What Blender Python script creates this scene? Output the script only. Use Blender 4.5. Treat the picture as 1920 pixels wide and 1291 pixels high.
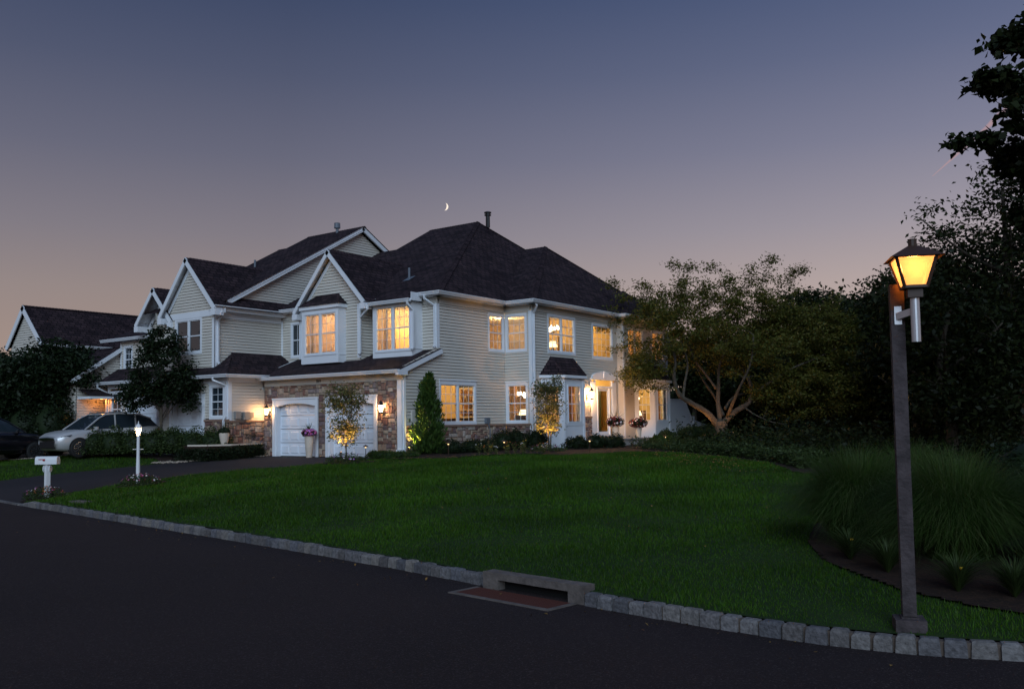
import bpy, math, random
import numpy as np
from mathutils import Matrix, Vector
for o in list(bpy.data.objects): bpy.data.objects.remove(o)
random.seed(7); RNG=np.random.default_rng(11)
SC=bpy.context.scene; COL=SC.collection

# ------------------------------------------------------------------ camera
CAMZ=1.24
def set_camera():
    pi_,ro,ya=math.radians(3.43543),math.radians(-.868866),math.radians(-35.620164)
    F=Vector((math.sin(ya)*math.cos(pi_),math.cos(ya)*math.cos(pi_),math.sin(pi_)))
    r=Vector((math.cos(ya),-math.sin(ya),0)); u=r.cross(F)
    R=r*math.cos(ro)+u*math.sin(ro); U=-r*math.sin(ro)+u*math.cos(ro)
    cd=bpy.data.cameras.new('camera'); co=bpy.data.objects.new('camera',cd); COL.objects.link(co)
    M=Matrix((R,U,-F)).transposed().to_4x4(); M.translation=(0,0,CAMZ); co.matrix_world=M
    cd.sensor_width=36; cd.lens=1685.16/1920*36; cd.shift_y=41.22/1920
    cd.clip_start=.1; cd.clip_end=6000
    SC.camera=co
set_camera()
# ------------------------------------------------------------------ sky
SKY=[(0.0,(.53,.37,.29)),(.07,(.475,.355,.305)),(.14,(.395,.322,.312)),(.20,(.290,.262,.302)),(.28,(.180,.184,.258)),(.36,(.108,.127,.212)),(.43,(.066,.091,.178)),(.60,(.050,.075,.17)),(1.0,(.05,.08,.2))]
FILL_E=2.0; FILL_COL=(.62,.80,1.0)
def set_world():
    w=bpy.data.worlds.new('World'); SC.world=w; w.use_nodes=True
    nt=w.node_tree; N=nt.nodes; L=nt.links
    bg=N['Background']
    tc=N.new('ShaderNodeTexCoord'); nm=N.new('ShaderNodeVectorMath'); nm.operation='NORMALIZE'
    L.new(tc.outputs['Generated'],nm.inputs[0])
    sx=N.new('ShaderNodeSeparateXYZ'); L.new(nm.outputs[0],sx.inputs[0])
    cr=N.new('ShaderNodeValToRGB'); el=cr.color_ramp.elements
    el[0].position=0; el[0].color=(*SKY[0][1],1); el[1].position=1; el[1].color=(*SKY[-1][1],1)
    for p,c in SKY[1:-1]:
        e=el.new(p); e.color=(*c,1)
    L.new(sx.outputs['Z'],cr.inputs[0])
    # afterglow: brighter towards the sunset (ahead and to the right)
    dp=N.new('ShaderNodeVectorMath'); dp.operation='DOT_PRODUCT'; L.new(nm.outputs[0],dp.inputs[0])
    dp.inputs[1].default_value=(math.sin(math.radians(28)),math.cos(math.radians(28)),0)
    mr=N.new('ShaderNodeMapRange'); mr.inputs['From Min'].default_value=.2; mr.inputs['From Max'].default_value=1
    mr.inputs['To Min'].default_value=.76; mr.inputs['To Max'].default_value=1.32
    L.new(dp.outputs['Value'],mr.inputs['Value'])
    ml=N.new('ShaderNodeVectorMath'); ml.operation='SCALE'; L.new(cr.outputs[0],ml.inputs[0]); L.new(mr.outputs[0],ml.inputs['Scale'])
    L.new(ml.outputs[0],bg.inputs['Color']); bg.inputs['Strength'].default_value=1
    # broad cool fill lamp, added behind the camera to lift the house at twilight
    sl=bpy.data.lights.new('twilight_fill','SUN'); sl.energy=FILL_E; sl.angle=math.radians(40); sl.color=FILL_COL
    so=bpy.data.objects.new('twilight_fill',sl); COL.objects.link(so)
    so.rotation_euler=Vector((.52,-.78,.52)).to_track_quat('Z','Y').to_euler()
set_world()
SC.view_settings.view_transform='Standard'; SC.view_settings.look='None'
SC.view_settings.exposure=0; SC.view_settings.gamma=1
SC.render.engine='CYCLES'
SC.cycles.max_bounces=6; SC.cycles.transparent_max_bounces=10
SC.cycles.sample_clamp_indirect=3; SC.cycles.caustics_reflective=False; SC.cycles.caustics_refractive=False

# ------------------------------------------------------------------ materials
MATS={}
def nodes(m): return m.node_tree.nodes, m.node_tree.links
def mat(name,col,rough=.7,metal=0,var=0,vscale=3,bump=0,bscale=40,emit=None,estr=0,spec=.4,island=None,trans=0):
    if name in MATS: return MATS[name]
    m=bpy.data.materials.new(name); m.use_nodes=True; N,L=nodes(m); b=N['Principled BSDF']
    b.inputs['Base Color'].default_value=(*col,1); b.inputs['Roughness'].default_value=rough
    b.inputs['Metallic'].default_value=metal; b.inputs['Specular IOR Level'].default_value=spec
    last=None
    if island:
        g=N.new('ShaderNodeNewGeometry'); cr=N.new('ShaderNodeValToRGB'); cr.color_ramp.interpolation='LINEAR' if island[0]=='L' else 'CONSTANT'
        cs=island[1]; e=cr.color_ramp.elements
        e[0].color=(*cs[0],1); e[0].position=0; e[1].color=(*cs[-1],1); e[1].position=(len(cs)-1)/len(cs) if island[0]!='L' else 1
        for i,c in enumerate(cs[1:-1],1):
            k=e.new(i/len(cs) if island[0]!='L' else i/(len(cs)-1)); k.color=(*c,1)
        L.new(g.outputs['Random Per Island'],cr.inputs[0]); last=cr.outputs[0]
        L.new(last,b.inputs['Base Color'])
    if var or bump: tc=N.new('ShaderNodeTexCoord')
    if var:
        n=N.new('ShaderNodeTexNoise'); n.inputs['Scale'].default_value=vscale; n.inputs['Detail'].default_value=6
        L.new(tc.outputs['Object'],n.inputs['Vector'])
        mr=N.new('ShaderNodeMapRange'); mr.inputs['From Min'].default_value=.3; mr.inputs['From Max'].default_value=.7
        mr.inputs['To Min'].default_value=1-var; mr.inputs['To Max'].default_value=1+var; L.new(n.outputs[0],mr.inputs['Value'])
        sc=N.new('ShaderNodeVectorMath'); sc.operation='SCALE'; sc.inputs[0].default_value=col
        if last: L.new(last,sc.inputs[0])
        L.new(mr.outputs[0],sc.inputs['Scale']); L.new(sc.outputs[0],b.inputs['Base Color'])
    if bump:
        n2=N.new('ShaderNodeTexNoise'); n2.inputs['Scale'].default_value=bscale; n2.inputs['Detail'].default_value=5
        L.new(tc.outputs['Object'],n2.inputs['Vector'])
        bp=N.new('ShaderNodeBump'); bp.inputs['Strength'].default_value=bump; bp.inputs['Distance'].default_value=.02
        L.new(n2.outputs[0],bp.inputs['Height']); L.new(bp.outputs[0],b.inputs['Normal'])
    if emit:
        b.inputs['Emission Color'].default_value=(*emit,1); b.inputs['Emission Strength'].default_value=estr
    if trans:
        t=N.new('ShaderNodeBsdfTranslucent'); t.inputs[0].default_value=(*[min(1,c*1.3) for c in col],1)
        if last: L.new(last,t.inputs[0])
        mx=N.new('ShaderNodeMixShader'); mx.inputs[0].default_value=trans
        L.new(b.outputs[0],mx.inputs[1]); L.new(t.outputs[0],mx.inputs[2]); L.new(mx.outputs[0],N['Material Output'].inputs[0])
    MATS[name]=m; return m
def glass_mat(name,col=(1,1,1),gloss=.07):
    m=bpy.data.materials.new(name); m.use_nodes=True; N,L=nodes(m); N.remove(N['Principled BSDF'])
    t=N.new('ShaderNodeBsdfTransparent'); t.inputs[0].default_value=(*col,1)
    g=N.new('ShaderNodeBsdfGlossy'); g.inputs['Roughness'].default_value=.03
    f=N.new('ShaderNodeFresnel'); f.inputs['IOR'].default_value=1.45
    ad=N.new('ShaderNodeMath'); ad.operation='ADD'; ad.inputs[1].default_value=gloss; L.new(f.outputs[0],ad.inputs[0])
    mx=N.new('ShaderNodeMixShader'); L.new(ad.outputs[0],mx.inputs[0]); L.new(t.outputs[0],mx.inputs[1]); L.new(g.outputs[0],mx.inputs[2])
    L.new(mx.outputs[0],N['Material Output'].inputs[0]); MATS[name]=m; return m
def emis(name,col,s,noise=0):
    m=bpy.data.materials.new(name); m.use_nodes=True; N,L=nodes(m); N.remove(N['Principled BSDF'])
    e=N.new('ShaderNodeEmission'); e.inputs[0].default_value=(*col,1); e.inputs[1].default_value=s
    t=N.new('ShaderNodeBsdfTransparent'); t.inputs[0].default_value=(.9,.9,.9,1); a=N.new('ShaderNodeAddShader'); L.new(e.outputs[0],a.inputs[0]); L.new(t.outputs[0],a.inputs[1])
    L.new((a if noise else e).outputs[0],N['Material Output'].inputs[0]); MATS[name]=m; return m
def shingle_mat():
    m=mat('shingles',(.05,.04,.043),.95,spec=.15); N,L=nodes(m); b=N['Principled BSDF']
    uv=N.new('ShaderNodeUVMap')
    br=N.new('ShaderNodeTexBrick'); br.inputs['Scale'].default_value=1; br.inputs['Brick Width'].default_value=.3; br.inputs['Row Height'].default_value=.17
    br.inputs['Mortar Size'].default_value=.02; br.inputs['Mortar Smooth'].default_value=.3; br.offset=.37
    br.inputs['Color1'].default_value=(.047,.030,.034,1); br.inputs['Color2'].default_value=(.019,.013,.017,1); br.inputs['Mortar'].default_value=(.006,.005,.006,1)
    L.new(uv.outputs[0],br.inputs['Vector'])
    n=N.new('ShaderNodeTexNoise'); n.inputs['Scale'].default_value=1.3; n.inputs['Detail'].default_value=8; L.new(uv.outputs[0],n.inputs['Vector'])
    mr=N.new('ShaderNodeMapRange'); mr.inputs['From Min'].default_value=.3; mr.inputs['From Max'].default_value=.7; mr.inputs['To Min'].default_value=.7; mr.inputs['To Max'].default_value=1.35
    L.new(n.outputs[0],mr.inputs['Value'])
    s=N.new('ShaderNodeVectorMath'); s.operation='SCALE'; L.new(br.outputs['Color'],s.inputs[0]); L.new(mr.outputs[0],s.inputs['Scale']); L.new(s.outputs[0],b.inputs['Base Color'])
    bp=N.new('ShaderNodeBump'); bp.inputs['Strength'].default_value=.6; bp.inputs['Distance'].default_value=.012; bp.invert=True
    L.new(br.outputs['Fac'],bp.inputs['Height']); L.new(bp.outputs[0],b.inputs['Normal'])
    return m
M_SID=mat('vinyl_siding',(.57,.535,.475),.55,var=.05,vscale=.8)
M_TRIM=mat('white_trim',(.70,.73,.77),.45,var=.03,vscale=2)
M_GARD=mat('garage_door_white',(.70,.75,.82),.4)
M_FRIEZE=mat('cream_trim',(.52,.50,.45),.5)
M_ROOF=shingle_mat()
M_STONE=mat('stone_veneer',(.3,.22,.18),.9,island=('C',[(.30,.21,.155),(.22,.13,.10),(.36,.28,.22),(.17,.12,.12),(.27,.19,.14),(.40,.34,.29),(.20,.10,.075),(.33,.24,.17),(.24,.19,.18),(.29,.20,.15),(.16,.09,.08),(.34,.27,.20),(.25,.17,.14)]),var=.25,vscale=9,bump=.7,bscale=18)
M_MORT=mat('mortar',(.10,.075,.06),1)
M_LEDGE=mat('stone_ledge',(.24,.15,.11),.8,var=.15,vscale=3)
M_GLASS=glass_mat('window_glass')
M_DGLASS=mat('dark_window_glass',(.02,.03,.04),.05,spec=.9)
M_BLIND=mat('window_blind',(.78,.70,.56),.6,trans=.45)
M_DBLIND=mat('closed_blind',(.42,.36,.36),.6)
M_ROOM=mat('room_wall',(.80,.55,.25),.8)
M_ROOMY=mat('room_wall_yellow',(.76,.56,.24),.8)
M_CEIL=mat('room_ceiling',(.8,.66,.45),.8)
M_WOODF=mat('dark_furniture',(.10,.045,.02),.5)
M_CURT=mat('curtain_cloth',(.55,.32,.14),.8,trans=.3)
M_BLACK=mat('black_metal',(.012,.012,.013),.4)
M_DARKPOST=mat('stained_post',(.050,.038,.040),.8,var=.45,vscale=9,bump=.6,bscale=30)
M_CAPWOOD=mat('brown_post_end',(.10,.045,.02),.8,var=.3,vscale=12)
M_ALU=mat('brushed_aluminium',(.50,.50,.52),.38,metal=.6)
M_PIPE=mat('grey_pipe',(.12,.14,.17),.5)
M_BRONZE=mat('bronze_lantern',(.045,.022,.014),.5)
M_CONC=mat('aged_concrete',(.12,.10,.09),.9,var=.3,vscale=7,bump=.6,bscale=25)
M_GRAN=mat('granite_sett',(.3,.3,.3),.85,island=('L',[(.085,.078,.078),(.17,.16,.155),(.11,.11,.125),(.20,.18,.16),(.075,.075,.085),(.14,.13,.13)]),var=.35,vscale=22,bump=.9,bscale=35)
M_RUST=mat('rusty_grate',(.075,.022,.016),.8)
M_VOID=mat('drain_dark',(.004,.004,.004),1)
M_POT=mat('cream_planter',(.55,.48,.40),.6,var=.08,vscale=4)
M_BARK=mat('tree_bark',(.065,.052,.038),.9,var=.4,vscale=7,bump=.9,bscale=16)
M_WHITE=mat('painted_white',(.72,.73,.74),.45)
M_RED=mat('red_flag',(.30,.012,.02),.5)
M_PEBB=mat('river_stones',(.3,.25,.2),.85,island=('L',[(.34,.28,.22),(.20,.16,.13),(.46,.38,.30),(.28,.22,.17)]))
def ground_mat(name,c1,c2,scale,bump,rough=.95,c3=None,fine=60):
    m=mat(name,c1,rough,spec=.25); N,L=nodes(m); b=N['Principled BSDF']
    tc=N.new('ShaderNodeTexCoord')
    n=N.new('ShaderNodeTexNoise'); n.inputs['Scale'].default_value=scale; n.inputs['Detail'].default_value=8; L.new(tc.outputs['Object'],n.inputs['Vector'])
    cr=N.new('ShaderNodeValToRGB'); cr.color_ramp.elements[0].color=(*c1,1); cr.color_ramp.elements[1].color=(*c2,1)
    cr.color_ramp.elements[0].position=.35; cr.color_ramp.elements[1].position=.68
    L.new(n.outputs[0],cr.inputs[0]); out=cr.outputs[0]
    n2=N.new('ShaderNodeTexNoise'); n2.inputs['Scale'].default_value=fine; n2.inputs['Detail'].default_value=6; L.new(tc.outputs['Object'],n2.inputs['Vector'])
    if c3:
        cr2=N.new('ShaderNodeValToRGB'); cr2.color_ramp.elements[0].position=.56; cr2.color_ramp.elements[1].position=.66
        cr2.color_ramp.elements[0].color=(0,0,0,1); cr2.color_ramp.elements[1].color=(1,1,1,1)
        L.new(n2.outputs[0],cr2.inputs[0])
        mx=N.new('ShaderNodeMix'); mx.data_type='RGBA'; L.new(cr2.outputs[0],mx.inputs[0]); L.new(out,mx.inputs[6]); mx.inputs[7].default_value=(*c3,1); out=mx.outputs[2]
    L.new(out,b.inputs['Base Color'])
    bp=N.new('ShaderNodeBump'); bp.inputs['Strength'].default_value=bump; bp.inputs['Distance'].default_value=.01
    L.new(n2.outputs[0],bp.inputs['Height']); L.new(bp.outputs[0],b.inputs['Normal'])
    return m
M_ROAD=ground_mat('asphalt_road',(.014,.0085,.009),(.020,.012,.0125),.35,1,.9,(.055,.040,.040),60)
M_DRIVE=ground_mat('asphalt_drive',(.020,.017,.020),(.027,.023,.027),.5,.4,.9,(.04,.036,.04),70)
M_SOIL=ground_mat('lawn_soil',(.010,.028,.003),(.018,.042,.004),.6,.5)
M_MULCH=ground_mat('bark_mulch',(.014,.008,.006),(.030,.015,.010),6,1,.95,(.05,.026,.015),30)
def leaf(name,cols,tr=.35,rough=.55): return mat(name,cols[0],rough,island=('L',cols),trans=tr,spec=.25)
M_LMAIN=leaf('leaves_cherry',[(.085,.100,.018),(.13,.135,.024),(.07,.088,.018),(.19,.14,.028),(.10,.115,.02)],.45)
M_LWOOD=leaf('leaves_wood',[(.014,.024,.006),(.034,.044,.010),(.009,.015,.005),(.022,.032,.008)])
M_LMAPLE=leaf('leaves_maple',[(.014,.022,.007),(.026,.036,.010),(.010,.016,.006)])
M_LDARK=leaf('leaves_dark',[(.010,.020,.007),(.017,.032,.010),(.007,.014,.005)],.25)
M_LSHRUB=leaf('leaves_shrub',[(.034,.056,.016),(.058,.088,.024),(.026,.044,.013)],.3)
M_LARB=leaf('leaves_arborvitae',[(.035,.075,.015),(.06,.11,.02),(.024,.055,.012)],.3)
M_LYOUNG=leaf('leaves_young',[(.10,.115,.035),(.15,.155,.05),(.075,.09,.03),(.19,.15,.05)],.35)
M_GRASS=mat('grass_blades',(.03,.08,.004),.55,var=.42,vscale=.45,island=('L',[(.024,.078,.003),(.040,.110,.004),(.018,.060,.003),(.062,.115,.008),(.030,.088,.004)]),trans=.3,spec=.2)
M_MISC=leaf('fountain_grass',[(.034,.080,.012),(.055,.115,.016),(.12,.15,.055),(.022,.050,.008),(.042,.092,.014)],.4)
M_FW=mat('petal_white',(.75,.70,.72),.6); M_FR=mat('petal_red',(.16,.010,.014),.6); M_FP=mat('petal_pink',(.55,.12,.30),.6); M_FPU=mat('petal_purple',(.42,.16,.50),.6); M_FY=mat('petal_yellow',(.6,.38,.03),.6); M_FO=mat('petal_orange',(.5,.12,.02),.6)
M_DEAD=mat('fallen_leaves',(.22,.12,.03),.8,island=('L',[(.16,.08,.02),(.28,.17,.04),(.12,.05,.02)]))

# ------------------------------------------------------------------ builders
def off(parent):
    p=parent
    while p is not None:
        if p.parent is None: return Vector(p.location)
        p=p.parent
    return Vector((0,0,0))
def tag(o,label=None,cat=None,group=None,kind=None):
    if label: o['label']=label
    if cat: o['category']=cat
    if group: o['group']=group
    if kind: o['kind']=kind
    return o
def empty(name,loc,label,cat,group=None):
    o=bpy.data.objects.new(name,None); COL.objects.link(o); o.location=loc; o.empty_display_size=.2
    return tag(o,label,cat,group)
class MB:
    def __init__(s): s.v=[];s.f=[];s.m=[];s.uv=[]
    def poly(s,pts,m=0,uv=None):
        n=len(s.v); s.v+= [tuple(p) for p in pts]; s.f.append(tuple(range(n,n+len(pts)))); s.m.append(m); s.uv.append(uv)
    def hexa(s,p,m=0):   # 8 pts: bottom 4 ccw, top 4
        n=len(s.v); s.v+=[tuple(q) for q in p]
        for a in ((0,3,2,1),(4,5,6,7),(0,1,5,4),(1,2,6,5),(2,3,7,6),(3,0,4,7)):
            s.f.append(tuple(n+i for i in a)); s.m.append(m); s.uv.append(None)
    def box(s,x0,x1,y0,y1,z0,z1,m=0):
        s.hexa([(x0,y0,z0),(x1,y0,z0),(x1,y1,z0),(x0,y1,z0),(x0,y0,z1),(x1,y0,z1),(x1,y1,z1),(x0,y1,z1)],m)
    def fbox(s,F,u0,u1,w0,w1,z0,z1,m=0):  # box in wall frame F=(P0,u,n)
        P,u,n=F; q=lambda a,b,c:(P[0]+u[0]*a+n[0]*b,P[1]+u[1]*a+n[1]*b,c)
        s.hexa([q(u0,w0,z0),q(u1,w0,z0),q(u1,w1,z0),q(u0,w1,z0),q(u0,w0,z1),q(u1,w0,z1),q(u1,w1,z1),q(u0,w1,z1)],m)
    def tube(s,pts,rad,k=6,m=0,cap=True):
        pts=[Vector(p) for p in pts]; n0=len(s.v)
        if not hasattr(rad,'__len__'): rad=[rad]*len(pts)
        ref=None
        for i,p in enumerate(pts):
            t=(pts[min(i+1,len(pts)-1)]-pts[max(i-1,0)])
            if t.length<1e-6: t=Vector((0,0,1))
            t.normalize()
            if ref is None: ref=Vector((0,0,1)) if abs(t.z)<.9 else Vector((1,0,0))
            a=t.cross(ref); 
            if a.length<1e-4: a=t.orthogonal()
            a.normalize(); b=a.cross(t); ref=b*-1 if False else ref
            for j in range(k):
                th=2*math.pi*(j+.5)/k; s.v.append(tuple(p+(a*math.cos(th)+b*math.sin(th))*rad[i]))
        for i in range(len(pts)-1):
            for j in range(k):
                s.f.append((n0+i*k+j,n0+i*k+(j+1)%k,n0+(i+1)*k+(j+1)%k,n0+(i+1)*k+j)); s.m.append(m); s.uv.append(None)
        if cap:
            s.f.append(tuple(n0+j for j in range(k))[::-1]); s.m.append(m); s.uv.append(None)
            e=n0+(len(pts)-1)*k; s.f.append(tuple(e+j for j in range(k))); s.m.append(m); s.uv.append(None)
    def lathe(s,c,prof,k=16,m=0):
        s_pts=[(c[0],c[1],c[2]+z) for r,z in prof]; n0=len(s.v)
        for r,z in prof:
            for j in range(k):
                th=2*math.pi*j/k; s.v.append((c[0]+r*math.cos(th),c[1]+r*math.sin(th),c[2]+z))
        for i in range(len(prof)-1):
            for j in range(k):
                s.f.append((n0+i*k+j,n0+i*k+(j+1)%k,n0+(i+1)*k+(j+1)%k,n0+(i+1)*k+j)); s.m.append(m); s.uv.append(None)
        s.f.append(tuple(n0+j for j in range(k))[::-1]); s.m.append(m); s.uv.append(None)
        e=n0+(len(prof)-1)*k; s.f.append(tuple(e+j for j in range(k))); s.m.append(m); s.uv.append(None)
    def build(s,name,mats,parent=None,loc=None,smooth=False):
        me=bpy.data.meshes.new(name); O=Vector(loc) if loc is not None else (off(parent) if parent else Vector((0,0,0)))
        me.from_pydata([(a-O.x,b-O.y,c-O.z) for a,b,c in s.v],[],s.f)
        if not isinstance(mats,(list,tuple)): mats=[mats]
        for q in mats: me.materials.append(q)
        me.polygons.foreach_set('material_index',s.m)
        if any(u is not None for u in s.uv):
            ul=me.uv_layers.new(name='UVMap'); i=0
            for f,u in zip(s.f,s.uv):
                for j in range(len(f)):
                    if u: ul.data[i].uv=u[j]
                    i+=1
        if smooth: me.polygons.foreach_set('use_smooth',[True]*len(s.f))
        me.update()
        o=bpy.data.objects.new(name,me); COL.objects.link(o)
        if parent: o.parent=parent
        elif loc is not None: o.location=O
        return o
class Each:
    """every box becomes a part of its own"""
    def __init__(s,name,m,parent): s.a=(name,m,parent)
    def _f(s,k,*a):
        b=MB(); getattr(b,k)(*a); b.build(*s.a)
    def box(s,*a): s._f('box',*a)
    def fbox(s,*a): s._f('fbox',*a)
    def hexa(s,*a): s._f('hexa',*a)
def npmesh(name,V,faces,mats,parent=None,loc=(0,0,0),mi=None,smooth=False):
    """V (n,3) float, faces (m,k) int"""
    me=bpy.data.meshes.new(name); O=np.array(off(parent) if parent else loc,float)
    V=(V-O).astype(np.float32); n=len(faces); k=faces.shape[1]
    me.vertices.add(len(V)); me.vertices.foreach_set('co',V.ravel())
    me.loops.add(n*k); me.loops.foreach_set('vertex_index',faces.astype(np.int32).ravel())
    me.polygons.add(n); me.polygons.foreach_set('loop_start',np.arange(0,n*k,k,dtype=np.int32)); me.polygons.foreach_set('loop_total',np.full(n,k,np.int32))
    if not isinstance(mats,(list,tuple)): mats=[mats]
    for q in mats: me.materials.append(q)
    if mi is not None: me.polygons.foreach_set('material_index',np.asarray(mi,np.int32))
    if smooth: me.polygons.foreach_set('use_smooth',np.ones(n,bool))
    me.update(calc_edges=True); me.validate()
    o=bpy.data.objects.new(name,me); COL.objects.link(o)
    if parent: o.parent=parent
    else: o.location=tuple(O)
    return o
def lamp(name,loc,power,col,rad=.05,parent=None,spot=None):
    l=bpy.data.lights.new(name,'SPOT' if spot else 'POINT'); l.energy=power; l.color=col; l.shadow_soft_size=rad
    o=bpy.data.objects.new(name,l); COL.objects.link(o)
    O=off(parent) if parent else Vector((0,0,0)); o.location=Vector(loc)-O
    if spot:
        l.spot_size=math.radians(spot[1]); l.spot_blend=.8
        o.rotation_euler=(-Vector(spot[0])).to_track_quat('Z','Y').to_euler()
    if parent: o.parent=parent
    return o
def inpoly(x,y,P):
    c=np.zeros(x.shape,bool); j=len(P)-1
    for i in range(len(P)):
        xi,yi=P[i]; xj,yj=P[j]
        if yi!=yj: c^=((yi>y)!=(yj>y))&(x<(xj-xi)*(y-yi)/(yj-yi)+xi)
        j=i
    return c

# ------------------------------------------------------------------ terrain
CURB=[(-60,17.8),(-40,14.4),(-30,12.6),(-24,11.56),(-21.7,11.22),(-18.4,10.72),(-16,10.36),(-12.9,9.88),(-10.5,9.5),(-8.6,9.16),(-6.8,8.78),(-5.1,8.4),(-4.4,8.27),(-3.6,8.15),(-3,8.09),(-2.4,8.07),(-1.8,8.13),(-1.4,8.22),(-.9,8.4),(0,8.9),(2,10.6),(5,14),(10,21),(20,38),(40,75)]
CX=[c[0] for c in CURB]; CYY=[c[1] for c in CURB]
def cy(x): return np.interp(x,CX,CYY)
PTS=[(x,float(cy(x))+.25,-.62) for x in (-23,-20,-16,-12,-9,-6,-4,-2.5,-1.2,0,2,5,10)]
PTS+=[(-24.1,11.7,-.73),(-27,12.2,-.73),(-31,13,-.72),(-36,14,-.66),(-45,15.6,-.6),(-60,18,-.6),
(-21.3,19.6,-.08),(-23.5,17.7,-.2),(-24.5,15.9,-.35),(-24.65,13.2,-.6),(-29,19,-.12),(-30,17.3,-.27),(-31.6,14.6,-.55),(-27,16,-.38),(-25,22.9,-.01),(-28,22.9,-.01),(-22,22.9,-.01),(-25,20.5,-.06),
(-21,24.3,.14),(-20,26,.1),(-19.2,29,.1),(-18.4,33,.1),(-17.8,36,.12),(-17,40,.2),(-16.3,38.8,.2),(-20,45,.2),
(-13.5,27.3,.08),(-8.2,22.6,.0),(-6.9,20.7,-.08),(-18,22,.03),(-15,18,-.12),(-18,15,-.25),(-10,14,-.36),(-11,20,-.06),(-5.5,15,-.38),(-3,11,-.5),(-14,13.2,-.36),
(0,12,-.5),(4,20,-.5),(-8,35,-.2),(-2,28,-.6),(10,40,-1),(0,60,-1),(-20,60,0),(-40,60,0),(30,60,-1.2),
(-31,21,.16),(-35,20,.1),(-33.3,18,.1),(-35,17.5,.02),(-38,17.5,-.05),(-34,15.5,-.3),(-40,19,-.02),(-50,22,-.1),(-60,40,0),(-30,24,.16)]
_P=np.array(PTS); _n=len(_P)
_K=np.sqrt(((_P[:,None,:2]-_P[None,:,:2])**2).sum(-1)+.3)
_A=np.block([[_K,np.ones((_n,1))],[np.ones((1,_n)),np.zeros((1,1))]])
_W=np.linalg.solve(_A,np.append(_P[:,2],0))
def hgt(x,y):
    x=np.asarray(x,float); y=np.asarray(y,float)
    k=np.sqrt((x[...,None]-_P[:,0])**2+(y[...,None]-_P[:,1])**2+.3)
    return np.clip(k@_W[:-1]+_W[-1],-1.3,.35)
def h1(x,y): return float(hgt(x,y))
ZR=-.76
DRIVE=[(-22.2,23.1),(-22.0,22.3),(-21.9,20.9),(-22.0,19.8),(-22.6,18.6),(-23.5,17.6),(-24.3,16.3),(-24.7,14.8),(-24.8,13.4),(-25.1,12.6),(-24.5,11.95),(-23.95,11.56),(-33.5,13.2),(-31.9,14.6),(-31.0,16.0),(-30.0,17.5),(-29.2,19.0),(-28.6,20.6),(-28.5,23.1)]
NDRIVE=[(-29.9,21.5),(-30.3,19.8),(-32.5,19.0),(-35,18.1),(-38.3,16.9),(-43,14.9),(-60,17.9),(-60,22),(-44,22),(-37.2,21.5)]
BED=[(-22.45,23.0),(-22.3,22.35),(-21.68,22.1),(-20.75,22.05),(-19.21,22.0),(-18.56,22.31),(-18.23,23.32),(-17.84,24.33),(-17.04,25.05),(-15.6,24.6),(-14.94,25.9),(-14.83,28.0),(-13.59,27.8),(-12.26,27.05),(-11.1,26.4),(-9.63,24.8),(-8.45,23.3),(-7.5,21.8),(-6.93,20.8),(-5.6,20.5),(-3,24),(0,30),(0,48),(-19,48),(-19.6,40.3),(-19.8,29.1),(-21.1,29),(-21.1,23.0)]
BEDR=[(-1.0,9.35),(-1.53,9.45),(-2.15,9.75),(-2.75,10.3),(-3.35,11.0),(-3.9,12.2),(-4.3,13.8),(-4.4,16.5),(-5.0,19.5),(-5.6,20.5),(-3,24),(0,30),(10,40),(14,30),(3.4,13.2),(1.3,10.7),(.2,9.6)]
NBED=[(-28.6,22.9),(-28.7,20.7),(-29.3,19.1),(-30.4,19.5),(-32.6,18.7),(-33.0,19.6),(-30.3,20.4),(-29.9,21.4),(-28.6,21.4)]
def circ(cx,cy_,r,n=14,ry=None): return [(cx+r*math.cos(2*math.pi*i/n),cy_+(ry or r)*math.sin(2*math.pi*i/n)) for i in range(n)]
BEDC=circ(-21.25,20.55,1.0,ry=.85)
BEDM=circ(-24.35,12.45,.65); BEDL=circ(-23.5,14.65,.7)
def ground():
    xs=np.concatenate([np.arange(-120,-45,5),np.arange(-45,12,.35),np.arange(12,120,5)])
    ts=np.concatenate([np.arange(0,30,.35),np.arange(30,60,1.5),np.arange(60,400,20)])
    X,T=np.meshgrid(xs,ts,indexing='ij'); Y=cy(X)+.12+T
    Y=np.where(T>60,np.maximum(Y,T+20),Y)
    Z=hgt(X,Y)
    for P in (DRIVE,NDRIVE): Z=np.where(inpoly(X,Y,P),Z-.06,Z)
    V=np.stack([X,Y,Z],-1).reshape(-1,3); a,b=X.shape
    I=np.arange(a*b).reshape(a,b)
    Fc=np.stack([I[:-1,:-1],I[1:,:-1],I[1:,1:],I[:-1,1:]],-1).reshape(-1,4)
    tag(npmesh('lawn',V,Fc,M_SOIL,smooth=True),kind='structure')
    b=MB(); xs=list(range(-120,-44,8))+list(np.arange(-44,12,1.))+list(range(12,130,8))
    for x0,x1 in zip(xs[:-1],xs[1:]):
        b.poly([(x0,-60,ZR),(x1,-60,ZR),(x1,float(cy(x1))+.3,ZR),(x0,float(cy(x0))+.3,ZR)])
    tag(b.build('road',M_ROAD),kind='structure')
    b=MB(); b.poly([(-900,-900,-1.5),(900,-900,-1.5),(900,900,-1.5),(-900,900,-1.5)]); tag(b.build('ground',M_SOIL),kind='structure')
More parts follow.
